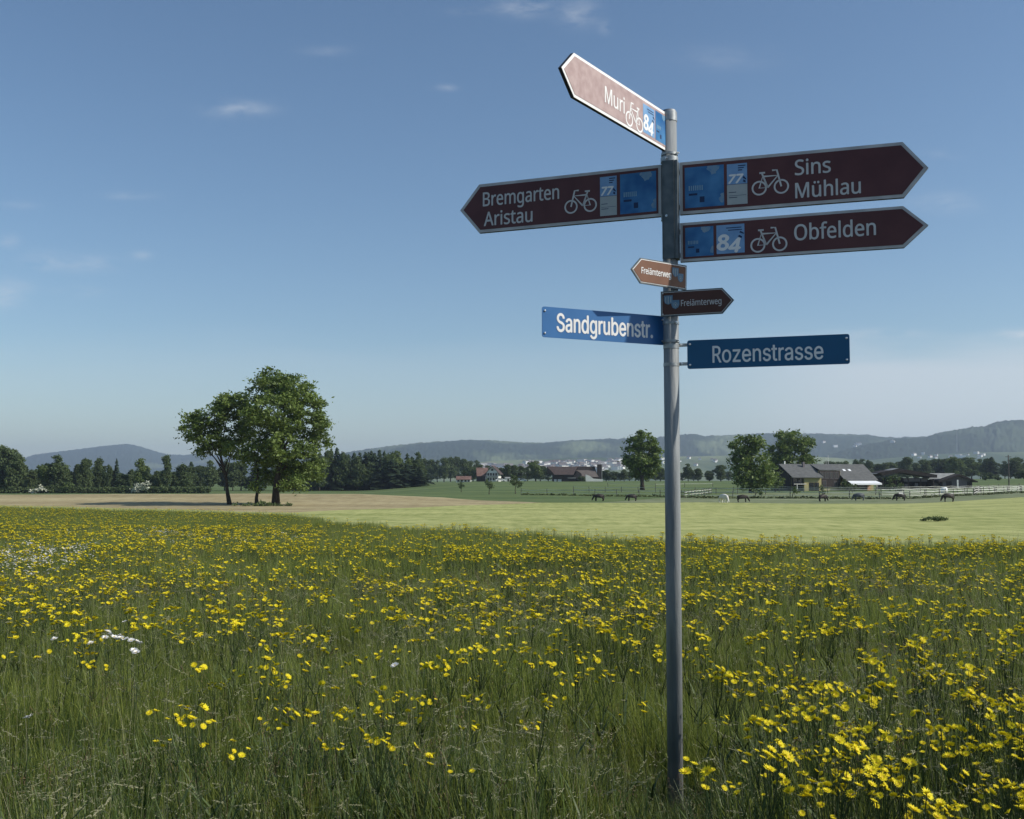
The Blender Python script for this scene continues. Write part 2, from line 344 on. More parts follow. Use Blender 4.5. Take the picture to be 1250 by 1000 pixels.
def leaf_quads(P, size, tint, rng, flat=.35):
    n = len(P)
    a = rng.normal(size=(n, 3)); a[:, 2] *= flat * 2; a /= np.linalg.norm(a, axis=1)[:, None]
    b = rng.normal(size=(n, 3)); b -= (b * a).sum(1)[:, None] * a; b /= np.linalg.norm(b, axis=1)[:, None]
    s = size * rng.uniform(.6, 1.25, n)[:, None]
    V = np.stack([P - a * s, P + b * s * .45, P + a * s, P - b * s * .45], 1).reshape(-1, 3)
    Q = np.arange(4 * n).reshape(n, 4)
    return V, Q, np.repeat(tint, 4)
def crown_np(lobes, clump_r, per, leaf, rng, dens=1.0):
    """lobes: (x,y,z,rx,ry,rz). clumps through each lobe's outer volume, leaves through each clump"""
    P, T = [], []
    for (x, y, z, rx, ry, rz) in lobes:
        nc = max(3, int(dens * 3.0 * (rx * ry * rz) ** (2 / 3) / clump_r ** 2))
        d = rng.normal(size=(nc, 3)); d /= np.linalg.norm(d, axis=1)[:, None]
        r = rng.uniform(.25, 1, nc) ** .5
        C = np.array([x, y, z]) + d * r[:, None] * np.array([rx, ry, rz])
        for c in C:
            k = max(4, int(per * rng.uniform(.5, 1.3))); cr = clump_r * rng.uniform(.6, 1.35)
            q = rng.normal(size=(k, 3)) * np.array([.5, .5, .32]) * cr
            P.append(c + q); T.append(np.clip(np.full(k, rng.uniform(0, 1)) * .7 + rng.uniform(0, .3, k), 0, 1))
    P = np.concatenate(P); T = np.concatenate(T)
    return leaf_quads(P, leaf, T, rng)
def limb_tree(mb, base, tops, r0, rng, bend=.3):
    """trunk from base, then limbs to each of tops"""
    base = Vector(base); zs = [t[2] for t in tops]; fork = base.z + (min(zs) - base.z) * .75
    cx = sum(t[0] for t in tops) / len(tops); cy_ = sum(t[1] for t in tops) / len(tops); ztop = max(zs)
    pts, rad = [], []
    for i in range(8):
        u = i / 7; pts.append(base.lerp(Vector((cx, cy_, ztop)), u) + Vector((rng.normal(), rng.normal(), 0)) * .06 * (ztop - base.z) * .3 * min(u * 3, 1) * bend * 2)
        rad.append(r0 * (1.35 if i == 0 else 1) * (1 - .85 * u))
    mb.tube(pts, rad, 8)
    for t in tops:
        u = min(max(((t[2] - base.z) * .55) / (ztop - base.z), .22), .8) * rng.uniform(.8, 1.05)
        k = u * 7; i = min(int(k), 6); p0 = pts[i].lerp(pts[i + 1], k - i); t = Vector(t)
        mid = p0.lerp(t, .5) + Vector((0, 0, .12 * (t - p0).length)); r = r0 * (1 - .85 * u) * .55
        mb.tube([p0, mid, t], [r, r * .6, r * .2], 5)

# the three old trees standing in the stubble field: lobes read from their outlines (photo px -> metres at their depth)
def big_tree(name, label, base_px, base_py, lobes_px, trunk_r, seed, leaf=.26, clump=.85, per=60, m='leaf', dens=1.0, cat='tree', group=None, depth_k=1.0, Y=None, tops_n=9):
    rng = np.random.default_rng(seed)
    Y = Y or hit(base_px, base_py); b = at(base_px, Y); sc = Y / F
    root = empty(name, b, label, cat, group=group)
    lob = []
    for (x, y, rx, ry) in lobes_px:
        lx = (x - base_px) * sc; lz = (base_py - y) * sc; ry_ = max(rx, ry) * sc * depth_k
        lob.append((lx, rng.uniform(-.5, .5) * max(1.0, 9 - abs(lx)) * .5 * depth_k, lz, rx * sc, ry_, ry * sc))
    V, Q, T = crown_np(lob, clump, per, leaf, rng, dens)
    mb = MB(); limb_tree(mb, (0, 0, -.15), [(l[0], l[1], l[2] + .2 * l[5]) for l in lob[:tops_n]], trunk_r, rng)
    mb.build('trunk', M['bark'], root, smooth=True)
    link('crown', mesh_np('crown', V, Q, mats=[M[m]], attr=T), root)
    return root
big_tree('broadleaf_tree', 'large tree with wide rounded crown on a thick trunk, tallest in the stubble field', 337, 617,
    [(326, 466, 22, 18), (357, 476, 24, 20), (300, 487, 16, 16), (338, 505, 34, 26), (375, 505, 22, 26), (388, 540, 13, 15), (352, 545, 34, 24), (362, 590, 16, 9), (330, 582, 12, 9), (312, 520, 22, 22), (318, 556, 20, 14), (380, 570, 17, 16), (350, 578, 22, 14), (392, 520, 10, 8), (341, 598, 6, 6)],
    .44, 21, per=66, dens=1.4, depth_k=1.35, leaf=.23, clump=.78)
big_tree('broadleaf_tree', 'slimmer dark tree leaning left, leftmost of the three trees in the stubble field', 281, 616,
    [(283, 498, 18, 17), (262, 505, 18, 18), (240, 522, 16, 16), (229, 514, 8, 9), (262, 535, 22, 17), (290, 530, 16, 18), (245, 550, 12, 9), (225, 535, 6, 6), (290, 553, 14, 9), (272, 487, 10, 7)],
    .25, 22, per=58, dens=1.6, depth_k=1.3, leaf=.23, clump=.78)
big_tree('broadleaf_tree', 'small thin tree with sparse leaves, between the two larger trees in the stubble field', 314, 616.5,
    [(315, 566, 12, 13), (320, 582, 8, 8), (308, 552, 11, 10), (314, 594, 4, 5)], .24, 23, per=45, tops_n=3)
# weeds at the feet of the three trees
def bush(name, label, px, py, lobes_px, seed, m='leaf_far', leaf=.22, clump=.5, per=26, cat='bush', group=None, Y=None, dens=1.0):
    rng = np.random.default_rng(seed); Y = Y or hit(px, py); b = at(px, Y); sc = Y / F
    lob = [((x - px) * sc, rng.uniform(-.3, .3), (py - y) * sc, rx * sc, max(rx, ry) * sc * .7, ry * sc) for x, y, rx, ry in lobes_px]
    V, Q, T = crown_np(lob, clump, per, leaf, rng, dens)
    V[:, 2] = np.maximum(V[:, 2], .02)
    return tag(link(name, mesh_np(name, V, Q, mats=[M[m]], attr=T), loc=b), label, cat, group)
bush('weed_patch', 'dark weeds growing round the feet of the three field trees', 315, 618, [(296, 616, 12, 2.2), (322, 616, 16, 2.6), (345, 616.5, 10, 2.5), (322, 613, 3, 3)], 31, leaf=.16, clump=.3, per=20, cat='weeds')['kind'] = 'stuff'

big_tree('broadleaf_tree', 'tall narrow tree standing alone in the pasture just left of the signpost pole', 784, 598.5,
    [(786, 537, 14, 11), (775, 545, 12, 12), (796, 548, 10, 12), (783, 560, 20, 14), (772, 565, 11, 9), (796, 570, 13, 12), (784, 578, 16, 9), (764, 562, 6, 5)], .5, 24, leaf=.42, clump=1.1, per=52, dens=1.4)
big_tree('broadleaf_tree', 'bushy dark tree by the yellow farmhouse, left one of the pair', 917, 602,
    [(916, 545, 16, 12), (905, 540, 8, 6), (905, 562, 13, 16), (922, 565, 18, 18), (935, 575, 10, 14), (910, 585, 16, 12), (928, 588, 14, 10), (897, 545, 4, 4)], .5, 25, leaf=.42, clump=1.15, per=52, dens=1.4)
big_tree('broadleaf_tree', 'broad dark tree behind the yellow farmhouse, right one of the pair', 962, 601,
    [(962, 540, 16, 12), (978, 548, 14, 12), (950, 556, 14, 14), (970, 562, 22, 16), (947, 580, 14, 16), (985, 566, 8, 10), (962, 585, 16, 10)], .55, 26, leaf=.42, clump=1.15, per=52, dens=1.4, Y=275)
big_tree('small_tree', 'light green young tree at the left corner of the yellow farmhouse', 946, 600, [(946, 580, 6, 8), (948, 588, 8, 7), (940, 590, 6, 6)], .15, 27, leaf=.3, clump=.7, per=30, m='leaf_light', Y=244, tops_n=2)
big_tree('small_tree', 'leafy tree standing in front of the open dark barn', 1094, 599, [(1094, 584, 6, 6), (1087, 590, 8, 6), (1102, 592, 6, 6)], .15, 28, leaf=.3, clump=.7, per=26, m='leaf_far', Y=238, tops_n=2)
for i, (px, by, ty, w, lab) in enumerate([(597, 603.5, 585, 9, 'small young tree in the pasture below the white gabled house'), (629, 603, 581, 13, 'small knobbly young tree in the pasture right of the white gabled house'),
        (563, 601, 588, 6, 'tiny sapling in the pasture below the low pink roofed house'), (921, 608, 596, 8, 'small round tree by the paddock fence in front of the dark tree pair'),
        (966, 608.5, 594, 8, 'small bare looking tree by the paddock fence in front of the farmhouse end'), (1004, 607, 592, 7, 'small tree by the paddock fence in front of the yellow wall')]):
    big_tree('young_tree', lab, px, by, [(px - w * .1, ty + (by - ty) * .22, w * .42, (by - ty) * .22), (px + w * .15, ty + (by - ty) * .45, w * .5, (by - ty) * .22)], .09, 40 + i, leaf=.22, clump=.4, per=18, m='leaf_far', tops_n=2)
bush('shrub', 'dark shrub at the foot of the farmhouse timber windows', 1036, 601, [(1034, 592, 6, 6), (1042, 596, 7, 4), (1028, 597, 5, 3)], 51, Y=243)
bush('shrub', 'small dark shrub in the field behind the right end of the paddock', 1203, 594, [(1203, 590, 3.4, 4)], 52, Y=400, leaf=.4)
bush('shrub', 'small rounded shrub, middle of the three behind the right end of the paddock', 1210, 594, [(1210, 589, 4.4, 4.6)], 53, Y=405, leaf=.4)
bush('shrub', 'small low shrub, rightmost of the three behind the right end of the paddock', 1218, 594, [(1218, 591, 3.6, 3)], 54, Y=400, leaf=.4)
bush('shrub', 'dark bush cut by the right edge of the picture behind the paddock', 1247, 594, [(1246, 587, 8, 5), (1256, 587, 8, 6)], 55, Y=360, leaf=.4)
bush('grass_heap', 'dark heap of cut grass lying alone on the mown field', 1138, 636.5, [(1134, 634, 9, 2.2), (1143, 633.6, 10, 2.6), (1150, 634.6, 5, 1.6), (1126, 635.4, 4, 1)], 56, leaf=.07, clump=.16, per=30, cat='heap', dens=1.3)

# tree prototypes of unit height 1 for the distant rows
def proto_decid(seed, leafm, n_lobes=9, slim=.38, leaf=.032):
    rng = np.random.default_rng(seed); lob = []
    for i in range(n_lobes):
        u = rng.uniform(.05, 1); z = .24 + .66 * u; r = slim * math.sin(math.pi * min(.95, .22 + u * .72)) ** .7
        a = rng.uniform(0, 6.28); q = r * rng.uniform(.25, .8)
        lob.append((q * math.cos(a), q * math.sin(a), z, .16 * rng.uniform(.7, 1.2), .16, .12 * rng.uniform(.8, 1.2)))
    lob.append((0, 0, .55, slim * .6, slim * .6, .25)); lob.append((0, 0, .88, .1, .1, .1)); lob.append((0, 0, .25, slim * .7, slim * .6, .12))
    V, Q, T = crown_np(lob, .055, 21, leaf, rng, 1.7)
    mb = MB(); limb_tree(mb, (0, 0, -.02), [(l[0], l[1], l[2]) for l in lob[:5]], .022, rng)
    return mesh_np('crown', V, Q, mats=[leafm], attr=T), mb.mesh('trunk', M['bark'], True)
def proto_spruce(seed, wid=.17):
    rng = np.random.default_rng(seed); P, T = [], []; V, Q, TT = [], [], []; n = 0
    for lv in range(30):
        z = .06 + .94 * lv / 30; r = wid * (1 - (z - .05) ** 1.7) * rng.uniform(.6, 1.2) + .006
        k = 12
        for j in range(k):
            a = rng.uniform(0, 6.28); rr = r * rng.uniform(.45, 1.25); w = r * .34 + .006; dz = -.02 - rr * rng.uniform(.05, .4)
            c, s = math.cos(a), math.sin(a)
            z += rng.uniform(-.012, .012); V += [(c * .01, s * .01, z + .015), (c * rr * .6 - s * w, s * rr * .6 + c * w, z + dz * .4), (c * rr, s * rr, z + dz), (c * rr * .6 + s * w, s * rr * .6 - c * w, z + dz * .5)]
            t = rng.uniform(0, 1); TT += [t] * 4; Q.append((n, n + 1, n + 2, n + 3)); n += 4
    mb = MB(); mb.tube([(0, 0, -.02), (0, 0, .5), (0, 0, .97)], [.014, .008, .002], 6)
    return mesh_np('crown', V, Q, mats=[M['needle']], attr=TT), mb.mesh('trunk', M['bark'], True)
PD = [proto_decid(100 + i, M['leaf_far'], slim=s) for i, s in enumerate((.30, .36, .26, .33, .40))]
PL = [proto_decid(120 + i, M['leaf_light'], slim=s) for i, s in enumerate((.32, .28))]
PP = [proto_decid(130 + i, M['leaf_far'], slim=.14, n_lobes=7) for i in range(2)]
PS = [proto_spruce(140 + i, w) for i, w in enumerate((.15, .18, .21, .16, .2))]
def far_tree(kind, px, base_y, top_y, w_px, label, group=None, Y=None, name=None, rz=None):
    Yd = Y or hit(px, base_y); p = at(px, Yd); h = (zpix(top_y, Yd) - p.z); wm = w_px * Yd / F
    protos, pw = {'d': (PD, .74), 'l': (PL, .70), 'p': (PP, .40), 's': (PS, .36)}[kind]
    cm_, tm = random.choice(protos)
    r = empty(name or ('spruce_tree' if kind == 's' else 'broadleaf_tree'), p, label, 'tree', rz if rz is not None else random.uniform(0, 6.28), group)
    sx = wm / pw; r.scale = (sx, sx, h * 1.03)
    link('trunk', tm, r); link('crown', cm_, r); return r
LT = [('d', 3, 603.5, 546, 44, 'tall dark broadleaf tree cut by the left edge of the picture'), ('d', 22, 603, 554, 28, 'dark rounded tree second from the left edge of the picture'),
      ('d', 38, 603, 574, 20, 'low hazy tree in the gap right of the two leftmost trees'), ('d', 70, 603, 556, 36, 'big round dark tree left of the distant hilltop'), ('l', 57, 603, 566, 26, 'paler green tree in front of the big round dark one'),
      ('l', 80, 602.5, 568, 24, 'pale bushy tree right of the big round dark one'), ('d', 95, 602.5, 569, 16, 'narrow grey green tree left of the twin tall trees'), ('d', 105, 602.5, 561, 20, 'left one of the twin tall trees under the distant hill'),
      ('d', 121, 602.5, 561, 20, 'right one of the twin tall trees under the distant hill'), ('d', 132, 602.5, 568, 12, 'narrow dark tree right of the twin tall trees'), ('s', 142, 602, 560, 14, 'dark ragged spruce below the distant hilltop'),
      ('d', 149, 602, 579, 20, 'low dark rounded tree at the foot of the ragged spruce'), ('l', 172, 602, 560, 24, 'sparse pale tree behind the white blossoming shrub'), ('d', 191, 602, 575, 22, 'low broad tree right of the white blossoming shrub'),
      ('p', 203, 602, 558, 12, 'slim upright tree between the low broad tree and the rounded one'), ('d', 223, 602, 568, 26, 'rounded dark tree just left of the three field trees')]
for k in LT: far_tree(*k, Y=335 + random.uniform(-6, 14))
for px in range(-6, 236, 8): far_tree('d', px + random.uniform(-4, 4), 603, 576 + random.uniform(-7, 6), 22 + random.uniform(-3, 6), 'low filling tree in the hazy back row of the left tree line', 'low back row of the left tree line', Y=352 + random.uniform(0, 20))
for i, px in enumerate(range(232, 392, 13)):
    far_tree(random.choice('ddds'), px + random.uniform(-4, 4), 600, 563 + random.uniform(-3, 7) - (4 if px > 330 else 0), 24 + random.uniform(-3, 6), 'dark tree of the wood showing behind the trunks of the three field trees', 'wood behind the three field trees', Y=400 + random.uniform(-15, 25))
SP = [(392, 556), (398, 552), (404, 550), (411, 547.5), (418, 552), (425, 553), (432, 550), (439, 552), (446, 551), (453, 549), (457, 551), (463, 548), (469, 550), (474, 553), (497, 553), (503, 556), (509, 559), (514, 563)]
for i, (px, ty) in enumerate(SP):
    far_tree('s', px, 598.5, ty + random.uniform(-1.5, 2.5), 24 + random.uniform(-3, 9), 'dark spruce of the dense wood right of the three field trees', 'spruces of the dense wood', Y=410 + random.uniform(-6, 22))
for i, px in enumerate(range(388, 516, 6)):
    far_tree('ssd'[i % 3], px + random.uniform(-3, 3), 599, 561 + random.uniform(-9, 12), 20 + random.uniform(-3, 8), 'dark tree at the front edge of the dense wood right of the field trees', 'front edge of the dense wood', Y=402 + random.uniform(-5, 5))
far_tree('l', 484, 598.5, 551, 30, 'pale green broadleaf tree standing among the dark spruces', Y=404)
far_tree('l', 499, 598.5, 560, 20, 'small pale broadleaf tree at the right end of the spruces', Y=404)
for i, px in enumerate(range(518, 585, 8)):
    far_tree('d', px, 592, 559 + random.uniform(-2, 4) + (px - 518) * .05, 18 + random.uniform(-3, 4), 'hazy tree of the far row between the spruces and the white house', 'far row left of the white house', Y=640 + random.uniform(-20, 40))
for i, px in enumerate(range(572, 672, 8)):
    far_tree('d', px + random.uniform(-3, 3), 590, 569 + random.uniform(-2, 4), 17 + random.uniform(-2, 5), 'dark tree of the row behind the white house and the brown barn', 'trees behind the white house and brown barn', Y=505 + random.uniform(-10, 25))
far_tree('l', 654, 590, 563, 24, 'fresh green tree at the left end of the brown roofed barn', Y=470)
for px, ty, w, lab in [(740, 574, 16, 'low tree just right of the brown barn tower'), (750, 576, 16, 'low tree between the brown barn and the lone pasture tree'), (762, 573, 14, 'low tree close left behind the lone pasture tree'), (806, 572, 18, 'low tree close right behind the lone pasture tree'),
                       (840, 566, 18, 'taller tree just right of the signpost pole'), (852, 573, 14, 'low tree second right of the signpost pole'), (866, 577, 16, 'low tree third right of the signpost pole'), (880, 569, 22, 'dark bushy tree left of the farmhouse tree pair')]:
    far_tree('d', px, 591, ty, w, lab, Y=480)
for i, px in enumerate(range(690, 905, 11)):
    far_tree('d', px + random.uniform(-3, 3), 588, 577 + random.uniform(-2, 2), 15, 'hazy tree of the low distant row behind the signpost pole', 'low distant row behind the pole', Y=680 + random.uniform(-20, 30))
for i, px in enumerate(range(990, 1262, 9)):
    far_tree(random.choice('dddl'), px + random.uniform(-3, 3), 586, 562 + random.uniform(-3, 5), 20 + random.uniform(-3, 6), 'hazy tree of the row behind the farm buildings', 'row behind the farm buildings', Y=560 + random.uniform(-30, 60))
far_tree('l', 1164, 585, 558, 26, 'tall pale green tree behind the grey roofed stable', Y=500)
far_tree('s', 1211, 585, 558, 24, 'dark blue green spruce standing out behind the paddock on the right', Y=500)
far_tree('d', 1240, 585, 560, 30, 'dark heavy tree behind the paddock near the right edge', Y=500)
far_tree('s', 1147, 585, 560, 16, 'dark spruce rising left of the tall pale tree behind the stable', Y=505)
# blossoming shrubs and hedge in the left tree line
bush('blossoming_shrub', 'white blossoming shrub in the middle of the left tree line', 172, 602, [(170, 594, 7, 5), (178, 592, 6, 5), (165, 597, 5, 3)], 61, 'blossom', leaf=.35, clump=.6, per=18, Y=326)
bush('blossoming_shrub', 'low white blossoming shrub near the left end of the tree line', 48, 603, [(48, 597, 6, 4), (40, 600, 6, 2), (55, 600, 3, 3)], 62, 'blossom', leaf=.35, clump=.6, per=16, Y=326)
bush('blossoming_shrub', 'pale blossoming shrub under the pale bushy tree of the left line', 84, 602.6, [(84, 593, 6, 5), (78, 598, 5, 3)], 63, 'leaf_light', leaf=.35, clump=.6, per=16, Y=326)
rng_h = np.random.default_rng(64)
lob = [((px - 115) * 330 / F, rng_h.uniform(-.5, .5), rng_h.uniform(.5, 1.2), 1.6, 1.4, 1.1) for px in np.linspace(-20, 250, 64)]
V, Q, T = crown_np(lob, .6, 18, .35, rng_h)
tag(link('hedge', mesh_np('hedge', V, Q, mats=[M['leaf_far']], attr=T), loc=at(115, 328)), 'long low hedge of undergrowth along the foot of the left tree line', 'hedge')
# ------------------------------------------------------------------ buildings
M['roof_grey'] = mat('grey_roof_tiles', (.085, .09, .09), (.12, .125, .125), 1.2, .85, bump=.3, stretch=(1, 1, 3))
M['roof_brown'] = mat('brown_roof_tiles', (.050, .036, .034), (.075, .055, .050), 1.2, .85)
M['roof_red'] = mat('weathered_red_tiles', (.13, .075, .06), (.19, .12, .10), .8, .85)
M['roof_pale'] = mat('pale_sheet_roof', (.22, .23, .22), (.30, .31, .30), 1, .6)
M['render_yellow'] = mat('yellow_render', (.33, .29, .14), (.38, .34, .17), .6, .9)
M['render_white'] = mat('white_render', (.62, .62, .58), (.72, .72, .68), .6, .9)
M['timber_dark'] = mat('dark_timber', (.022, .018, .017), (.045, .035, .032), 2, .85, stretch=(4, 4, .5))
M['timber_mauve'] = mat('weathered_timber', (.12, .105, .115), (.17, .15, .16), 2, .85, stretch=(4, 4, .5))
M['glass'] = mat('window_glass', (.02, .025, .03), None, 1, .08, 0, .6)
M['white_paint'] = mat('white_paint', (.75, .75, .73), (.8, .8, .78), 3, .5)
M['awning'] = mat('white_awning_cloth', (.70, .74, .78), (.78, .8, .82), 1, .7)
M['terracotta'] = mat('terracotta_render', (.42, .24, .15), (.48, .3, .2), 1, .9)
M['pole_wood'] = mat('pole_timber', (.09, .08, .07), (.14, .12, .1), 4, .9)

def window(root, x, z, w, h, y=0.0, face=None, frame='timber_dark', bars=1):
    """window in the wall plane y (front = -y)"""
    f = MB(); t = .07
    f.box(x, x + w, y - .05, y + .04, z, z + t).box(x, x + w, y - .05, y + .04, z + h - t, z + h)
    f.box(x, x + t, y - .05, y + .04, z + t, z + h - t).box(x + w - t, x + w, y - .05, y + .04, z + t, z + h - t)
    for b in range(bars):
        bx = x + w * (b + 1) / (bars + 1); f.box(bx - .03, bx + .03, y - .05, y + .02, z + t, z + h - t)
    fr = f.build('window', M[frame], root)
    MB().box(x + t, x + w - t, y - .012, y - .006, z + t, z + h - t).build('pane', M['glass'], fr)
def gable_house(root, x0, x1, y0, y1, eave, ridge, wall, roof, over=.5, th=.16, axis='x', ends=.5):
    """walls with gables and two roof slopes; ridge runs along axis"""
    if axis == 'x':
        ym = (y0 + y1) / 2
        w = MB(); n = len(w.v)
        w.v += [(x0, y0, -.3), (x1, y0, -.3), (x1, y1, -.3), (x0, y1, -.3), (x0, y0, eave), (x1, y0, eave), (x1, y1, eave), (x0, y1, eave), (x0, ym, ridge - .02), (x1, ym, ridge - .02)]
        w.f += [(0, 1, 5, 4), (2, 3, 7, 6), (3, 0, 4, 8, 7), (1, 2, 6, 9, 5)]
        w.build('wall', M[wall], root); sl = (ridge - eave) / (ym - y0)
        for sgn, ya in ((1, y0), (-1, y1)):
            e = ya - sgn * over; ze = eave - over * sl + .03
            r = MB().poly([(x0 - ends, e, ze), (x1 + ends, e, ze), (x1 + ends, ym, ridge + .03), (x0 - ends, ym, ridge + .03)])
            r.v += [(a, b, c + th) for a, b, c in r.v[:4]]; r.f += [(7, 6, 5, 4), (0, 4, 5, 1), (1, 5, 6, 2), (2, 6, 7, 3), (3, 7, 4, 0)]
            r.build('roof', M[roof], root)
    else:
        xm = (x0 + x1) / 2; w = MB()
        w.v += [(x0, y0, -.3), (x1, y0, -.3), (x1, y1, -.3), (x0, y1, -.3), (x0, y0, eave), (x1, y0, eave), (x1, y1, eave), (x0, y1, eave), (xm, y0, ridge - .02), (xm, y1, ridge - .02)]
        w.f += [(0, 1, 5, 8, 4), (2, 3, 7, 9, 6), (3, 0, 4, 7), (1, 2, 6, 5)]
        w.build('wall', M[wall], root); sl = (ridge - eave) / (xm - x0)
        for sgn, xa in ((1, x0), (-1, x1)):
            e = xa - sgn * over; ze = eave - over * sl + .03
            r = MB().poly([(e, y0 - ends, ze), (xm, y0 - ends, ridge + .03), (xm, y1 + ends, ridge + .03), (e, y1 + ends, ze)])
            r.v += [(a, b, c + th) for a, b, c in r.v[:4]]; r.f += [(7, 6, 5, 4), (0, 4, 5, 1), (1, 5, 6, 2), (2, 6, 7, 3), (3, 7, 4, 0)]
            r.build('roof', M[roof], root)

# the yellow farmhouse with the long grey roof (origin: its front left corner)
Yh = 250; p = at(968, Yh)
fh = empty('farmhouse', p, 'long farmhouse with grey roof, yellow rendered walls and dark timber windows behind the paddock', 'house', rz=math.radians(17))
gz0 = .1
w = MB()
w.box(3.0, 7.6, 0, .3, -.4, 3.3).box(7.6, 13.6, 1.2, 1.4, -.4, 4.8).box(0, 3.0, .8, 1.0, -.4, 3.3).box(13.6, 22.4, .6, .8, -.4, 2.4)
w.box(0, .3, 1.0, 9.6, -.4, 3.2).box(22.2, 22.4, .8, 9.6, -.4, 2.4).box(.3, 22.2, 9.4, 9.6, -.4, 3.2)
w.box(7.3, 7.6, .3, 1.2, -.4, 3.3).box(2.99, 3.2, .3, .8, -.4, 3.3)
MB().box(-.12, -.01, .8, 9.6, -.4, 3.1).prism([(-.05, 3.1), (-.02, 3.1), (-.02, 3.11), (-.05, 3.11)], 1, 9).poly([(-.06, 1, 3.1), (-.06, 9.6, 3.1), (-.06, 5.2, 6.2)]).build('timber_gable', M['timber_dark'], fh)
w.poly([(22.3, 1, 2.4), (22.3, 9.6, 2.4), (22.3, 5.2, 6.4)])
w.build('wall', M['render_yellow'], fh)
tw = MB().box(7.7, 13.4, .98, 1.19, .9, 4.75).build('timber_cladding', M['timber_dark'], fh)
MB().box(.1, 2.9, .6, .79, -.1, 3.2).build('timber_cladding', M['timber_dark'], fh)
MB().box(13.7, 21.0, .4, .59, -.1, 2.35).build('timber_cladding', M['timber_dark'], fh)
def slope(name, pts, th=.18, m='roof_grey'):
    r = MB().poly(pts); k = len(pts); r.v += [(a, b, c + th) for a, b, c in r.v[:k]]
    r.f += [tuple(range(2 * k - 1, k - 1, -1))] + [(i, i + k, (i + 1) % k + k, (i + 1) % k) for i in range(k)]
    return r.build(name, M[m], fh)
RZ = 6.25
slope('roof', [(-.6, -.7, 3.1), (7.8, -.7, 3.1), (7.8, 1.2, 4.35), (7.8, 5.2, RZ), (-.6, 5.2, RZ)])
slope('roof', [(7.8, 1.05, 4.85), (13.6, 1.05, 4.85), (13.6, 5.2, RZ), (7.8, 5.2, RZ)])
slope('roof', [(13.6, -.6, 2.45), (22.9, -.6, 2.45), (22.9, 5.2, RZ), (13.6, 5.2, RZ)])
slope('roof', [(-.6, 5.2, RZ), (22.9, 5.2, RZ), (22.9, 10.4, 2.7), (-.6, 10.4, 2.7)])
for x in (7.9, 9.2, 10.5, 11.8): window(fh, x, 2.9, 1.1, 1.6, .97, frame='timber_mauve')
window(fh, 8.6, .95, 1.0, 1.5, .97, frame='timber_mauve'); window(fh, 11.6, 1.0, 1.1, 1.3, .97, frame='timber_mauve')
window(fh, 4.3, .1, 1.2, 1.9, -.03, frame='timber_dark'); window(fh, 5.7, .1, 1.2, 1.9, -.03, frame='timber_dark')
window(fh, .4, 1.9, 1.1, 1.1, .57, frame='timber_mauve'); window(fh, 1.7, 1.9, 1.1, 1.1, .57, frame='timber_mauve'); window(fh, 1.0, .2, 1.4, 1.0, .57, frame='timber_mauve')
window(fh, 15.6, .5, 2.2, 1.4, .37, frame='timber_dark', bars=2); window(fh, 18.2, .4, 1.6, 1.6, .37, frame='timber_dark')
MB().box(-.3, 3.0, -.8, .55, 1.5, 1.58).build('balcony', M['timber_dark'], fh)
MB().box(-.3, 3.0, -.86, -.8, 1.60, 1.72).build('balcony_rail', M['white_paint'], fh)
MB().box(.5, .62, -.86, -.74, -.3, 1.5).build('post', M['white_paint'], fh)
MB().box(20.4, 21.3, .2, .38, -.2, 2.0).build('terracotta_panel', M['terracotta'], fh)
MB().box(21.8, 21.92, -1.5, -1.38, -.2, 1.75).build('post', M['white_paint'], fh)
a = MB().poly([(14.4, -.45, 2.38), (22.3, -.45, 2.38), (22.6, -2.4, 1.78), (14.1, -2.4, 1.78)]); a.v += [(x, y, z + .05) for x, y, z in a.v[:4]]
a.f += [(7, 6, 5, 4), (0, 4, 5, 1), (1, 5, 6, 2), (2, 6, 7, 3), (3, 7, 4, 0)]; a.box(14.1, 22.6, -2.44, -2.4, 1.45, 1.82)
a.build('awning', M['awning'], fh)
for x in (15.5, 17.0):
    k = 2.9; zz = 2.45 + (RZ - 2.45) * (k + .6) / 5.8
    MB().poly([(x, k - .35, zz - .23 + .25), (x + .7, k - .35, zz - .23 + .25), (x + .7, k + .35, zz + .23 + .25), (x, k + .35, zz + .23 + .25)]).build('skylight', M['awning'], fh)
MB().box(5.0, 5.5, 3.6, 4.1, 5.4, 6.9).build('chimney', M['timber_mauve'], fh)
MB().box(13.0, 13.06, 5.2, 5.26, 6.2, 8.6).build('aerial', M['white_paint'], fh)
MB().box(12.4, 12.45, 5.2, 5.25, 6.2, 8.0).build('aerial', M['white_paint'], fh)
MB().box(.9, 1.15, 5.1, 5.35, 6.2, 7.1).build('flue', M['white_paint'], fh)

# open dark barn and grey roofed stable right of it
Yb = 268; p = at(1076, Yb); s_ = Yb / F
b1 = empty('barn', p, 'open dark timber barn with a low gabled roof between farmhouse and stable', 'barn')
b = MB(); W = 64 * s_
b.box(0, W, 4, 4.2, -.4, 2.8); b.box(0, .3, 0, 4, -.4, 2.8); b.box(W - .3, W, 0, 4, -.4, 2.2)
b.build('wall', M['timber_dark'], b1)
r = MB(); zr, zl, zq = 28 * s_ - .6, 24 * s_ - .8, 17.5 * s_
r.prism([(-.9, zl), (W * .33, zr), (W + .5, zq), (W + .5, zq - .75), (W * .33, zr - 1.0), (.2, zl - .8)], -.8, 6); r.build('roof', M['timber_dark'], b1)
r = MB(); r.poly([(-1.6, -.9, zl - .3), (W * .33, -.2, zr + .08), (W * .33, 5, zr + .08), (-1.6, 5, zl - .3)]); r.build('roof', M['roof_pale'], b1)
for x in np.linspace(.2, W - .4, 5): MB().box(x, x + .22, -.3, -.08, -.4, 2.6).build('post', M['timber_dark'], b1)
MB().box(W * .45, W * .9, 1.0, 1.1, 1.9, 2.7).build('panel', M['timber_mauve'], b1)
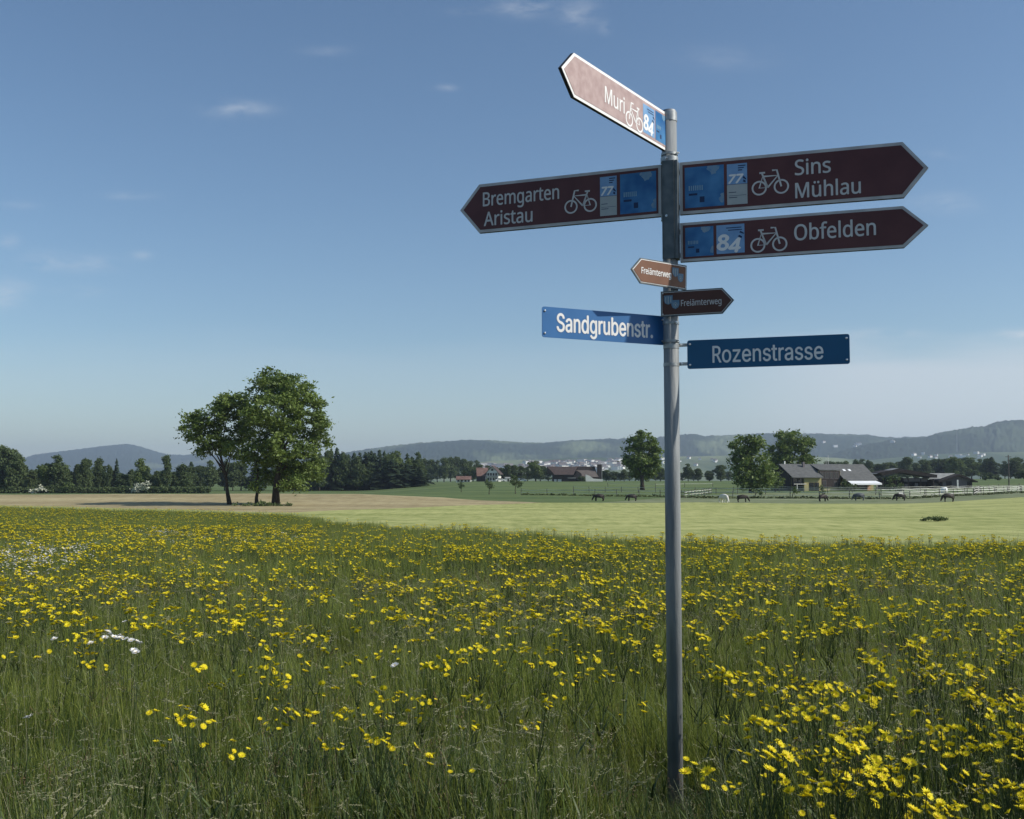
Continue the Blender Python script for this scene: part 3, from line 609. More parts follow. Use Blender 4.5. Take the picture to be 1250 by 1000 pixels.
for i, (x, c) in enumerate([(1.2, 'white_paint'), (6.0, 'timber_mauve'), (8.6, 'white_paint')]):
    MB().box(x, x + .7, .4, 1.2, -.2, 1.1 + .2 * i).build('trough', M['timber_mauve'], b1)
p = at(1126, 272); s_ = 272 / F
b2 = empty('stable', p, 'low stable with grey sheet roof and a weathered timber gable beside the open barn', 'stable')
W0, W1, W2 = 24 * s_, 61 * s_, 0
b = MB(); zr, ze = 18 * s_, 11.5 * s_
b.prism([(W0, -.3), (W1 - .4, -.3), (W1 - .4, ze - .1), (W0 + 4.2, zr - .25), (W0, ze - .1)], 0, 8); b.build('wall', M['timber_mauve'], b2)
b = MB().box(0, W0 - .02, 1.5, 1.7, -.3, 2.3); b.build('wall', M['timber_dark'], b2)
r = MB(); r.poly([(-.5, -.2, ze + .1), (W0 - .8, -.2, ze + .1), (W0 + 4.3, 2.6, zr + .1), (3, 2.6, zr + .1)]); r.v += [(x, y, z + .12) for x, y, z in r.v[:4]]
r.f += [(7, 6, 5, 4), (0, 4, 5, 1), (1, 5, 6, 2), (2, 6, 7, 3), (3, 7, 4, 0)]; r.build('roof', M['roof_pale'], b2)
r = MB(); r.prism([(W0 - 1.2, ze - .4), (W0 + 4.2, zr), (W1 + 1.0, ze - .5), (W1 + 1.0, ze - .75), (W0 + 4.2, zr - .55), (W0 - 1.2, ze - .85)], -.9, 8.4); r.build('roof', M['timber_dark'], b2)
MB().box(W0 + 1.0, W0 + 2.4, -.06, -.01, -.2, 1.9).build('door', M['timber_dark'], b2)
MB().box(W0 + 6.3, W0 + 7.6, -.06, -.01, -.2, 1.9).build('door', M['timber_dark'], b2)
MB().box(W0 + 3.4, W0 + 3.75, -.9, -.6, -.3, 2.3).build('post', M['white_paint'], b2)
for x in (1.0, 3.4): MB().box(x, x + 1.1, 1.2, 1.45, .9, 1.6).build('hatch', M['timber_mauve'], b2)

# brown roofed barn in the middle distance
Yc = 460; s_ = Yc / F; p = at(669, Yc)
b3 = empty('barn', p, 'wide barn with brown hipped roof and dark square tower left of the lone pasture tree', 'barn')
def X_(px): return (px - 669) * s_
def Z_(py): return (589.5 - py) * s_
b = MB().box(X_(675), X_(704), 2, 10, -.4, Z_(580)).box(X_(704), X_(731), 3, 9, -.4, Z_(583)); b.build('wall', M['timber_dark'], b3)
r = MB(); r.poly([(X_(677), 0, Z_(581.2)), (X_(700), 0, Z_(581.2)), (X_(706), 5, Z_(571)), (X_(668), 5, Z_(571))]); r.poly([(X_(677), 0, Z_(581.2)), (X_(668), 5, Z_(571)), (X_(669), 11, Z_(580))])
r.poly([(X_(668), 5, Z_(571)), (X_(727), 5, Z_(571)), (X_(731), 11, Z_(580)), (X_(669), 11, Z_(580))]); r.build('roof', M['roof_brown'], b3)
r = MB(); r.poly([(X_(709), 1, Z_(584)), (X_(731), 1, Z_(584)), (X_(727), 4.9, Z_(575.6)), (X_(704), 4.9, Z_(575.6))]); r.build('roof', mat('worn_brown_tiles', (.10, .085, .078), (.14, .12, .11), 1, .85), b3)
r = MB(); r.poly([(X_(704), 4.92, Z_(575.4)), (X_(727), 4.92, Z_(575.4)), (X_(723), 5.0, Z_(571)), (X_(706), 5.0, Z_(571))]); r.build('roof', M['roof_brown'], b3)
MB().prism([(X_(700), Z_(584)), (X_(705), Z_(576.5)), (X_(710), Z_(580)), (X_(710), Z_(590))], .6, 1.9).build('gable', M['timber_dark'], b3)
MB().box(X_(693), X_(703), .4, .9, Z_(585.6), Z_(584.7)).build('lean_to_roof', M['roof_pale'], b3)
MB().box(X_(730), X_(735.2), 4, 6.2, -.3, Z_(568.5)).build('tower', M['timber_dark'], b3)
MB().box(X_(735.2) + .01, X_(736.2), 4.2, 4.7, -.3, Z_(568.8)).build('tower_ladder', M['roof_pale'], b3)
for x0, x1 in ((676.5, 679.5), (681, 685.5)): MB().box(X_(x0), X_(x1), 1.6, 1.95, 0, Z_(586.8)).build('door', M['render_white'], b3)
bush('shrub', 'dark shrub against the front of the brown roofed barn', 711, 589.5, [(709, 586, 5, 3), (714, 587, 4, 3)], 71, Y=455, leaf=.3)
o = MB().prism([(0, 0), (7.2, 0), (7.2, .9), (5.5, 1.0), (3.2, 1.2), (1.6, 2.4), (0, 2.9), (0, 2.4)], 0, 1.5).build('tarpaulin', M['render_white'], loc=at(715, 452)); tag(o, 'pale tarpaulin sagging in front of the brown roofed barn', 'tarpaulin')

# white gabled house, its brown wing, and the low pink roofed house
p = at(594, 462); s_ = 462 / F
h1 = empty('house', p, 'white gabled house with brown roof and rows of windows beyond the pasture', 'house', rz=math.radians(-8))
gable_house(h1, 0, 5.0, 0, 9, 3.9, 6.5, 'render_white', 'roof_brown', over=.9, axis='y', ends=.5)
for zf in (.5, 2.5):
    for x in (.35, 1.5, 2.65, 3.8): window(h1, x, zf, .8, 1.15, -.02, bars=0)
window(h1, 2.0, 4.6, .9, .95, -.02, bars=0)
MB().box(-.3, 5.3, -.9, -.05, 2.15, 2.25).build('balcony', M['timber_dark'], h1)
MB().box(-.3, 5.3, -.95, -.91, 2.3, 2.42).build('balcony_rail', M['white_paint'], h1)
for x in (-.3, 2.4, 5.2): MB().box(x, x + .12, -.93, -.83, -.2, 2.14).build('post', M['white_paint'], h1)
h2 = empty('farm_wing', at(586, 468), 'dark wing with a weathered red roof joined to the left of the white gabled house', 'building', rz=math.radians(5))
gable_house(h2, -1.2, 3.4, 0, 7, 2.6, 5.9, 'timber_dark', 'roof_red', over=.4, axis='x', ends=.3)
window(h2, .2, .8, .8, 1.0, -.02, bars=0); window(h2, 1.7, .8, .8, 1.0, -.02, bars=0)
h3 = empty('house', at(557, 463), 'low house with faded pink roof left of the white gabled one', 'house')
gable_house(h3, 0, 6.3, 0, 6, 1.3, 2.6, 'render_white', 'roof_red', over=.4, axis='x', ends=.2)
for x in (.5, 2.0, 3.6, 5.0): window(h3, x, .35, .8, .8, -.02, bars=0)
h4 = empty('shed', at(616.6, 458), 'small white shed with a dark doorway right of the white gabled house', 'shed')
gable_house(h4, 0, 2.2, 0, 2.4, 1.3, 1.75, 'render_white', 'roof_pale', over=.15, axis='x', ends=.1); MB().box(1.0, 1.7, -.03, -.01, 0, 1.1).build('door', M['timber_dark'], h4)
def car(px, Y, rz, label):
    c = empty('parked_car', at(px, Y), label, 'car', rz)
    b = MB().prism([(-2.1, .32), (2.1, .32), (2.12, .75), (1.2, .88), (.75, 1.38), (-1.15, 1.4), (-1.75, .92), (-2.12, .85)], -.85, .85); b.build('body', M['white_paint'], c)
    MB().prism([(.98, .9), (.68, 1.3), (-1.08, 1.32), (-1.5, .92)], -.87, .87).build('window', M['glass'], c)
    for x in (-1.3, 1.3):
        for y in (-.82, .82): MB().tube([(x, y - .1, .3), (x, y + .1, .3)], .31, 12).build('wheel', M['bracket'], c)
car(611, 456, .1, 'white car parked in front of the white gabled house')
car(637, 470, .2, 'white car parked right of the small white shed')
# village at the foot of the hills and the far town on the slope
M['town_white'] = mat('town_walls', (.6, .6, .58), (.88, .88, .86), .01, .8, rand=.9)
M['town_roof'] = mat('town_roofs', (.10, .06, .05), (.22, .20, .19), .01, .8, rand=.9)
tpro = []
for (w_, d_, h_, rg) in ((11, 9, 5.5, 3.2), (14, 10, 7, 3), (9, 9, 5, 3.5), (18, 11, 9, .8)):
    m_ = MB(); m_.box(-w_ / 2, w_ / 2, -d_ / 2, d_ / 2, -4, h_); nf = len(m_.f)
    n = len(m_.v); o_ = .6
    m_.v += [(-w_ / 2 - o_, -d_ / 2 - o_, h_ + .02), (w_ / 2 + o_, -d_ / 2 - o_, h_ + .02), (w_ / 2 + o_, d_ / 2 + o_, h_ + .02), (-w_ / 2 - o_, d_ / 2 + o_, h_ + .02), (-w_ / 2, 0, h_ + rg), (w_ / 2, 0, h_ + rg)]
    m_.f += [(n, n + 1, n + 5, n + 4), (n + 2, n + 3, n + 4, n + 5), (n + 3, n, n + 4), (n + 1, n + 2, n + 5), (n + 3, n + 2, n + 1, n)]
    me = bpy.data.meshes.new('town_house'); me.from_pydata(m_.v, [], m_.f); me.materials.append(M['town_white']); me.materials.append(M['town_roof'])
    for i, pl in enumerate(me.polygons): pl.material_index = 1 if i >= nf else 0
    tpro.append(me)
bpy.context.view_layer.update()
dg = bpy.context.evaluated_depsgraph_get()
HM = [o for o in scn.objects if o.name.startswith('hill')]
def far_ground(px, py):
    r = ray(px, py).normalized(); best = None
    for o in HM:
        ok, loc, nrm, idx = o.ray_cast(Vector((0, 0, CAMZ)), r)
        if ok and (best is None or loc.y < best.y): best = loc
    return best
rt = random.Random(5); nt = 0
def town(px, py, label, group):
    global nt
    g = far_ground(px, py)
    if g is None or g.y > 6500: return
    o = link('town_house', rt.choice(tpro), None, g); k = rt.uniform(.65, 1.1) * (1.35 if px < 780 else 1) * (g.y / 3000) ** .4
    o.scale = (k, k, k); o.rotation_euler = (0, 0, rt.uniform(-1.2, 1.2)); tag(o, label, 'house', group); nt += 1
for i in range(280):
    u = rt.random(); px = 588 + (760 - 588) * rt.random() ** .9
    py = rt.uniform(565.5, 578) if px > 640 else rt.uniform(570, 579)
    if px > 740: py = rt.uniform(562, 574)
    town(px, py, 'tiny pale house of the far town spread over the slope under the hills', 'houses of the far town')
for i in range(13): town(rt.uniform(808, 905), rt.uniform(557, 571), 'tiny pale farmhouse scattered over the far slope right of the signpost pole', 'farms scattered over the far slope')
for i in range(15): town(rt.uniform(1085, 1200), rt.uniform(554, 560), 'tiny pale house of the village below the wooded hill on the right', 'village below the wooded hill')
for i in range(7): town(rt.uniform(985, 1090), rt.uniform(537, 546), 'tiny pale house high on the far ridge behind the farm', 'houses high on the far ridge')
for i in range(8): town(rt.uniform(120, 235), rt.uniform(556, 566), 'tiny pale building below the distant hilltop on the left', 'buildings below the left hilltop')

# poles and the far mast
def pole(px, Y, top, rad, label, cat, name, arm=False):
    p = at(px, Y); h = zpix(top, Y) - p.z; r = empty(name, p, label, cat)
    MB().tube([(0, 0, -.2), (0, 0, h)], [rad, rad * .7], 8).build('shaft', M['pole_wood'], r)
    if arm: MB().box(-.7, .7, -.05, .05, h - .5, h - .38).build('crossarm', M['pole_wood'], r)
pole(1231.5, 262, 555.5, .17, 'tall dark wooden utility pole rising behind the paddock fence on the right', 'pole', 'utility_pole', True)
pole(1175, 216, 597, .12, 'short thick post with white band at the stable end of the paddock', 'pole', 'gate_post')
g = far_ground(1168.5, 552)
if g:
    ms = empty('lattice_mast', g, 'very thin pale mast standing against the wooded hill on the right', 'mast')
    hh = (552 - 526) / F * g.y
    for sx, sy in ((-1, -1), (1, -1), (1, 1), (-1, 1)): MB().tube([(sx * 1.6, sy * 1.6, -5), (sx * .5, sy * .5, hh)], .35, 4).build('leg', M['roof_pale'], ms)
    b = MB()
    for k in range(12): z = hh * k / 12; q = 1.6 - 1.1 * k / 12; b.tube([(-q, -q, z), (q * .9, -q * .9, z + hh / 12)], .2, 3); b.box(-q, q, -q - .1, -q + .1, z, z + .3)
    b.build('bracing', M['roof_pale'], ms)

# ------------------------------------------------------------------ paddock fences
M['rail'] = mat('white_fence_tape', (.55, .57, .52), (.72, .73, .68), .5, .6)
M['post'] = mat('fence_post_wood', (.085, .08, .065), (.17, .16, .13), 1.5, .9)
def fence(pts, label, heights=(.55, 1.1), step=4.2, ph=1.25, rail='rail', rw=.035):
    P = [at(px, Y) for px, Y in pts]; r = empty('paddock_fence', P[0], label, 'fence'); O = P[0]
    seg = MB().box(-.06, .06, -.06, .06, -.2, ph).mesh('post', M['post'])
    L_ = 0; pos = []
    for a, b in zip(P[:-1], P[1:]):
        n = max(1, int((b - a).length / step))
        for i in range(n): pos.append(a.lerp(b, i / n))
    pos.append(P[-1])
    for q in pos: q.z = float(ground(q.x, q.y)); o = link('post', seg, r, q - O); o.rotation_euler = (random.uniform(-.04, .04), random.uniform(-.05, .05), 0)
    for h in heights:
        m_ = MB()
        for a, b in zip(pos[:-1], pos[1:]):
            a2, b2 = a - O + Vector((0, -.08, h)), b - O + Vector((0, -.08, h)); mid = a2.lerp(b2, .5) - Vector((0, 0, random.uniform(.02, .12)))
            m_.tube([a2, mid, b2], rw, 4, cap=False)
        m_.build('rail', M[rail], r)
fence([(636, 205), (700, 200), (780, 192), (860, 182), (1000, 176), (1110, 174), (1180, 185), (1290, 205)], 'front paddock fence of white tape on thin posts along the mown field', (.5, 1.0))
fence([(700, 240), (800, 226), (900, 212), (1005, 205), (1100, 206), (1190, 214), (1290, 228)], 'second paddock fence of white tape behind the grazing horses')
fence([(895, 236), (1010, 226), (1100, 226), (1180, 236), (1290, 250)], 'third fence of white rails in front of the farmhouse garden', (.4, .8, 1.2))
fence([(1075, 190), (1130, 194), (1200, 200), (1290, 214)], 'short inner fence with three white rails on the right part of the paddock', (.4, .8, 1.2), rw=.04)
fence([(1110, 244), (1180, 252), (1290, 276)], 'grey rail fence in front of the barn and stable', (.5, 1.0), rail='post')
fence([(835, 182), (856, 196), (868, 214)], 'cross fence at the left end of the busy paddock', (.5, 1.0), 3)
fence([(1188, 186), (1192, 206), (1196, 232)], 'cross fence running back through the right part of the paddock', (.4, .8, 1.2), 3)
fence([(742, 300), (800, 290), (870, 300)], 'far thin white fence line in the pasture beyond the horses', (1.0,), 8)
# weeds along the front fence
rg = np.random.default_rng(88); lob = []
O = at(900, 178)
for px, Y in [(640 + 4.2 * i, float(np.interp(640 + 4.2 * i, [636, 700, 780, 860, 1000, 1110, 1180, 1290], [203, 198, 190, 180, 174, 172, 183, 203]))) for i in range(155)]:
    q = at(px, Y) - O; lob.append((q.x, q.y + rg.uniform(-.5, .5), q.z + .08, .5, .4, rg.uniform(.12, .34)))
V, Q, T = crown_np(lob, .22, 16, .14, rg, .8)
tag(link('long_grass', mesh_np('long_grass', V, Q, mats=[mat('fence_line_grass', (.05, .07, .02), (.12, .14, .05), 1, .9, attr=.6)], attr=T), loc=O), kind='stuff')

# ------------------------------------------------------------------ horses
def horse_mesh(name, graze):
    J = [('hip', (-.55, 0, 1.02), .36), ('mid', (0, 0, 1.0), .38), ('chest', (.5, 0, 1.02), .36), ('neck', (.8, 0, 1.25 if not graze else .95), .22),
         ('poll', (1.12, 0, 1.62) if not graze else (1.12, 0, .55), .15), ('muz', (1.42, 0, 1.36) if not graze else (1.24, 0, .14), .095),
         ('ear', (1.08, .06, 1.75) if not graze else (1.02, .07, .62), .02)]
    vs = [j[1] for j in J]; rad = [j[2] for j in J]; ed = [(0, 1), (1, 2), (2, 3), (3, 4), (4, 5), (4, 6)]
    def chain(root, pts):
        k = root
        for p_, r_ in pts: vs.append(p_); rad.append(r_); ed.append((k, len(vs) - 1)); k = len(vs) - 1
    for sy, dx in ((.17, .06), (-.17, -.10)): chain(0, [((-.62 + dx, sy, .70), .20), ((-.78 + dx, sy, .44), .10), ((-.70 + dx, sy, .12), .075), ((-.66 + dx, sy, .03), .09)])
    for sy, dx in ((.15, .10), (-.15, -.06)): chain(2, [((.52 + dx * .4, sy, .70), .16), ((.52 + dx, sy, .42), .09), ((.52 + dx, sy, .12), .07), ((.55 + dx, sy, .03), .085)])
    chain(0, [((-.84, 0, 1.12), .06), ((-.95, 0, .8), .05), ((-.95, 0, .5), .03)])
    me = bpy.data.meshes.new(name); me.from_pydata(vs, ed, []); o = bpy.data.objects.new(name, me); COL.objects.link(o)
    o.modifiers.new('s', 'SKIN'); o.modifiers.new('d', 'SUBSURF').levels = 2
    for i, r_ in enumerate(rad): me.skin_vertices[0].data[i].radius = (r_, r_); me.skin_vertices[0].data[i].use_root = (i == 0)
    d = bpy.context.evaluated_depsgraph_get(); out = bpy.data.meshes.new_from_object(o.evaluated_get(d)); out.name = name
    bpy.data.objects.remove(o); return out
M['coat_black'] = mat('dark_coat', (.018, .014, .012), (.03, .024, .02), 2, .6)
M['coat_grey'] = mat('blue_grey_coat', (.05, .06, .075), (.08, .09, .10), 2, .6)
M['coat_white'] = mat('white_coat', (.55, .54, .5), (.65, .64, .6), 2, .7)
hg, hs = horse_mesh('horse', True), horse_mesh('horse', False)
for px, py, me, m_, rz, sc_, rug, lab in [(731, 612, hg, 'coat_black', math.pi, .85, None, 'black horse grazing, leftmost in the paddock and turned left'),
        (771, 612, hg, 'coat_black', math.pi * 1.02, .82, None, 'dark horse grazing, second from the left in the paddock below the lone pasture tree'),
        (883, 614.5, hg, 'coat_white', -1.2, 1.0, None, 'white horse in the paddock, seen nearly end on below the dark tree pair'),
        (906, 613.5, hg, 'coat_black', 0.1, .85, None, 'dark horse standing just right of the white one'),
        (1004, 612.5, hg, 'coat_black', .5, .85, None, 'dark horse at the paddock fence below the yellow wall'),
        (1048, 611.5, hg, 'coat_grey', math.pi, .9, None, 'blue grey horse grazing below the farmhouse windows'),
        (1098, 611.5, hg, 'coat_black', math.pi * .98, .88, 'coat_white', 'dark horse with a pale band across its rug, below the open barn'),
        (1157, 613, hg, 'coat_black', math.pi * 1.05, .92, None, 'black horse grazing, rightmost in the paddock below the stable')]:
    Yq = min(hit(px, py), 195); q = at(px, Yq)
    r = empty('horse', q, lab, 'horse', rz); r.scale = (sc_,) * 3
    o = link('body', me.copy() if m_ else me, r); o.data.materials.clear(); o.data.materials.append(M[m_])
    for pl in o.data.polygons: pl.use_smooth = True
    if rug:
        MB().tube([(-.5, 0, 1.12), (0, 0, 1.10), (.25, 0, 1.10)], [.30, .315, .31], 12, cap=False).build('rug', M[rug], r)
q = at(1152, 214); o = MB()
n = 14
o.tube([(-.55, 0, .6), (-.5, 0, .6), (.5, 0, .6), (.55, 0, .6)], [.45, .6, .6, .45], n)
tag(o.build('wrapped_bale', M['awning'], loc=q, smooth=True), 'white wrapped round bale lying in front of the stable', 'bale')

# ------------------------------------------------------------------ signpost
PX, PY = .797, 5.30; PZ = 0.0
sp = empty('signpost_pole', (PX, PY, 0), 'galvanised steel pole carrying all the direction and street signs in the flower meadow', 'pole')
def tubez(r0, r1, z0, z1, seg=40):
    return MB().tube([(0, 0, z0), (0, 0, z1)], [r0, r1], seg)
tubez(.038, .038, -.5, 3.44).build('shaft', M['galv'], sp, smooth=False)
for pl in sp.children[0].data.polygons: pl.use_smooth = len(pl.vertices) == 4
def ring(z0, z1, r, name='band_clamp', m='band'):
    b = MB(); pr = [(r, z0), (r, z1), (.0385, z1), (.0385, z0)]; n = 40
    for j in range(n):
        a = 2 * math.pi * j / n
        for q in pr: b.v.append((q[0] * math.cos(a), q[0] * math.sin(a), q[1]))
    for j in range(n):
        for k in range(4): a, c = j * 4 + k, j * 4 + (k + 1) % 4; d, e = ((j + 1) % n) * 4 + k, ((j + 1) % n) * 4 + (k + 1) % 4; b.f.append((a, d, e, c))
    return b.build(name, M[m], sp)
# cap: shallow dome with a lip
b = MB(); b.tube([(0, 0, 3.40), (0, 0, 3.445), (0, 0, 3.458), (0, 0, 3.462)], [.0405, .0405, .034, .01], 40); b.build('cap', M['band'], sp)
def zz(py): return CAMZ + (PY * math.tan(PITCH - math.atan((py - 500) / F)))
for py, h_, rr in ((189, .012, .042), (196, .026, .0445), (266, .030, .0445), (395, .012, .041), (417, .014, .042), (423.5, .02, .040), (445.5, .016, .040)):
    z = zz(py); ring(z - h_ / 2, z + h_ / 2, rr)
for py, an in ((196, -.5), (266, -.5), (395, .4), (417, .6), (189, .9)):
    z = zz(py); c_, s_n = math.sin(an), -math.cos(an)
    MB().tube([(c_ * .040, s_n * .040, z), (c_ * .051, s_n * .051, z)], .0065, 6).tube([(c_ * .051, s_n * .051, z), (c_ * .058, s_n * .058, z)], .0035, 6).build('bolt', M['screw'], sp)
# slotted channel profile that carries the big signs, in front of the pole
ch = MB(); zt, zb_ = zz(199), zz(318)
yaw = math.radians(18.5); R_ = Matrix.Rotation(yaw * -1, 4, 'Z')
ch.box(-.030, .030, -.0475, -.0395, zb_, zt, R_).box(.032, .046, -.046, .02, zb_, zt, R_).box(-.0305, -.0265, -.052, -.0477, zb_, zt, R_).box(.0265, .0305, -.052, -.0477, zb_, zt, R_)
ch.build('channel', M['bracket'], sp)

_fonts = {}
def font(fn):
    if fn not in _fonts:
        try: _fonts[fn] = bpy.data.fonts.load(bpy.utils.system_resource('DATAFILES', path='fonts') + '/' + fn)
        except Exception: _fonts[fn] = None
    return _fonts[fn]
def text_mesh(s, h, w, shear=0., bold=0.0, name='lettering', align='LEFT', spacing=1.0, fn='NotoSansHebrew-Regular.woff2'):
    cu = bpy.data.curves.new(name, 'FONT'); cu.body = s; cu.size = 1; cu.resolution_u = 4
    if font(fn): cu.font = font(fn)
    cu.shear = shear; cu.space_character = spacing; cu.fill_mode = 'FRONT' if hasattr(cu, 'fill_mode') else cu.fill_mode
    cu.extrude = 0.0
    o = bpy.data.objects.new(name, cu); COL.objects.link(o); d = bpy.context.evaluated_depsgraph_get(); d.update()
    me = bpy.data.meshes.new_from_object(o.evaluated_get(d)); bpy.data.objects.remove(o)
    V = np.array([v.co for v in me.vertices]); return me, V
def put_text(root, s, x0, x1, z0, cap, m, y=-.0, bold=.013, shear=0., cap_ref='H', name='lettering', spacing=1.0, fn='NotoSansHebrew-Regular.woff2'):
    """text from x0 to x1 (local), baseline z0, capital height cap, printed on the plane y"""
    me, V = text_mesh(s, 1, 1, shear, 0, name, spacing=spacing, fn=fn)
    _, R0 = text_mesh(cap_ref, 1, 1, 0, 0, 'ref', fn=fn)
    sz = cap / (R0[:, 1].max() - max(R0[:, 1].min(), -.01)); sx = (x1 - x0) / (V[:, 0].max() - V[:, 0].min())
    W = np.stack([(V[:, 0] - V[:, 0].min()) * sx + x0, np.full(len(V), y), V[:, 1] * sz + z0], 1)
    F_ = [list(p_.vertices) for p_ in me.polygons]; VV, FF = [], []; d = bold * cap * 1.4
    for k, (ox, oz) in enumerate([(0, 0)] + ([(-d, 0), (d, 0), (0, d * .8), (0, -d * .8)] if bold > 0 else [])):   # heavier strokes
        FF += [tuple(i + len(VV) for i in f) for f in F_]; VV += [(a + ox, b - .00012 * k, c + oz) for a, b, c in W]
    me = bpy.data.meshes.new(name); me.from_pydata(VV, [], FF); me.materials.append(M[m])
    return link(name, me, root)
def strokes(paths, wdt, y):
    """flat ribbons in the plane y; paths are lists of (x,z), closed when first == last"""
    b = MB()
    for P in paths:
        closed = P[0] == P[-1]; Q = P[:-1] if closed else P; n = len(Q); off = []
        for i in range(n):
            a = Vector(Q[(i - 1) % n] if closed or i else Q[i]); c = Vector(Q[(i + 1) % n] if closed or i < n - 1 else Q[i])
            t = (c - a).normalized(); nn = Vector((-t.y, t.x)) * wdt / 2; off.append((Vector(Q[i]) + nn, Vector(Q[i]) - nn))
        for i in range(n if closed else n - 1):
            j = (i + 1) % n; (a, b_), (c, d) = off[i], off[j]; b.poly([(a.x, y, a.y), (b_.x, y, b_.y), (d.x, y, d.y), (c.x, y, c.y)])
    return b
def bicycle(root, x0, x1, z0, flip, m, y, wdt=.0085):
    """pictogram inside x0..x1 with wheel bottoms at z0; handlebar at the right unless flip"""
    w = x1 - x0; r = w * .19
    def P(u, v): return (x0 + (1 - u if flip else u) * w, z0 + v * w)
    def circ(cu, cv, r_, n=28):
        L_ = [(P(cu, cv)[0] + r_ * math.cos(2 * math.pi * i / n), P(cu, cv)[1] + r_ * math.sin(2 * math.pi * i / n)) for i in range(n)]; return L_ + [L_[0]]
    ps = [circ(.19, .19, r), circ(.81, .19, r), [P(.19, .19), P(.43, .19), P(.30, .55), P(.19, .19)], [P(.43, .19), P(.72, .52), P(.32, .52)], [P(.43, .19), P(.27, .62)], [P(.20, .63), P(.36, .63)],
          [P(.81, .19), P(.69, .68), P(.56, .68)]]
    b = strokes(ps, wdt, y)
    for i in range(0, len(b.v)): pass
    return b.build('bicycle_symbol', M[m], root)
def outline(L_, T_, H_, dirn):
    h = H_ / 2
    return [(0, -h), (L_, -h), (L_ + T_, 0), (L_, h), (0, h)] if dirn > 0 else [(-T_ - L_, 0), (-L_, -h), (0, -h), (0, h), (-L_, h)]
def inset(P, d):
    n = len(P); cx = [Vector(p) for p in P]; out = []
    for i in range(n):
        a, b_, c = cx[i - 1], cx[i], cx[(i + 1) % n]
        e1, e2 = (b_ - a).normalized(), (c - b_).normalized(); n1_, n2_ = Vector((-e1.y, e1.x)), Vector((-e2.y, e2.x))
        k = d / max(.2, 1 + n1_.dot(n2_)); out.append(tuple(b_ + (n1_ + n2_) * k))
    return out
def arrow_sign(name, label, P0, yawd, dirn, H_, L_, T_, thick, face, border, bw, tilt=0., edge='sign_edge', rim=None, rimw=0.):
    r = empty(name, P0, label, 'sign', rz=math.radians(-yawd if dirn > 0 else yawd))
    r.rotation_euler = (0, math.radians(-tilt * dirn), math.radians(-yawd if dirn > 0 else yawd))
    O_ = outline(L_, T_, H_, dirn)
    b = MB().prism(O_, 0.002, thick).build('panel', M[edge], r)
    y = -.0005
    MB().prism(inset(O_, .0004), y, .0018).build('frame', M[rim or border], r)
    if rim: MB().prism(inset(O_, rimw), y - .0012, y - .0001).build('border', M[border], r); y -= .0012
    MB().prism(inset(O_, rimw + bw), y - .0015, y - .0001).build('face', M[face], r)
    return r, y - .0022
BIG = 'maroon cycle route arrow sign'
s1, y = arrow_sign('direction_sign', 'long maroon arrow sign pointing right, upper of the two, reading Sins Mühlau', (.847, 5.3, CAMZ + 1.457), 18.3, 1, .268, 1.062, .111, .022, 'maroon', 'sign_back', .016)
put_text(s1, 'Sins', .566, .732, .017, .074, 'sheet_white', y); put_text(s1, 'Mühlau', .566, .868, -.097, .074, 'sheet_white', y)
bicycle(s1, .361, .532, -.065, False, 'sheet_white', y)
def panel(root, x0, x1, z0, z1, m, y, name='route_panel'): return MB().box(x0, x1, y, y + .0012, z0, z1).build(name, M[m], root)
def sky_panel(root, x0, x1, z0, z1, y, sd, flip=False):
    p_ = panel(root, x0, x1, z0, z1, 'panel_blue', y, 'picture_panel'); rr = random.Random(sd); w, h = x1 - x0, z1 - z0
    b = MB()
    for (u, v, q) in ((.72, .90, .12), (.80, .93, .09), (.64, .96, .08), (.95, .16, .08), (.97, .26, .06)):
        n = 14; cx, cz = x0 + w * u, z0 + h * v; k = []
        for i in range(n):
            a = 2 * math.pi * i / n; r_ = q * min(w, h) * rr.uniform(.7, 1.25)
            k.append((min(max(cx + r_ * math.cos(a), x0 + .001), x1 - .001), y - .0004 - .00008 * len(b.f), min(max(cz + r_ * math.sin(a), z0 + .001), z1 - .001)))
        b.poly(k[::1])
    b.build('cloud_print', M['panel_cloud'], root)
    b = MB()
    for i in range(7): xx = x0 + w * (.10 + .055 * i); b.box(xx, xx + w * .03, y - .0006, y - .0003, z0 + h * .42, z0 + h * .54)
    b.build('faint_print', M['print_pale'], root)
    b = MB().box(x0 + w * .1, x0 + w * .32, y - .0006, y - .0003, z0 + h * .30, z0 + h * .35).box(x0 + w * .38, x0 + w * .5, y - .0006, y - .0003, z0 + h * .12, z0 + h * .26); b.build('faint_print', M['print_dark'], root)
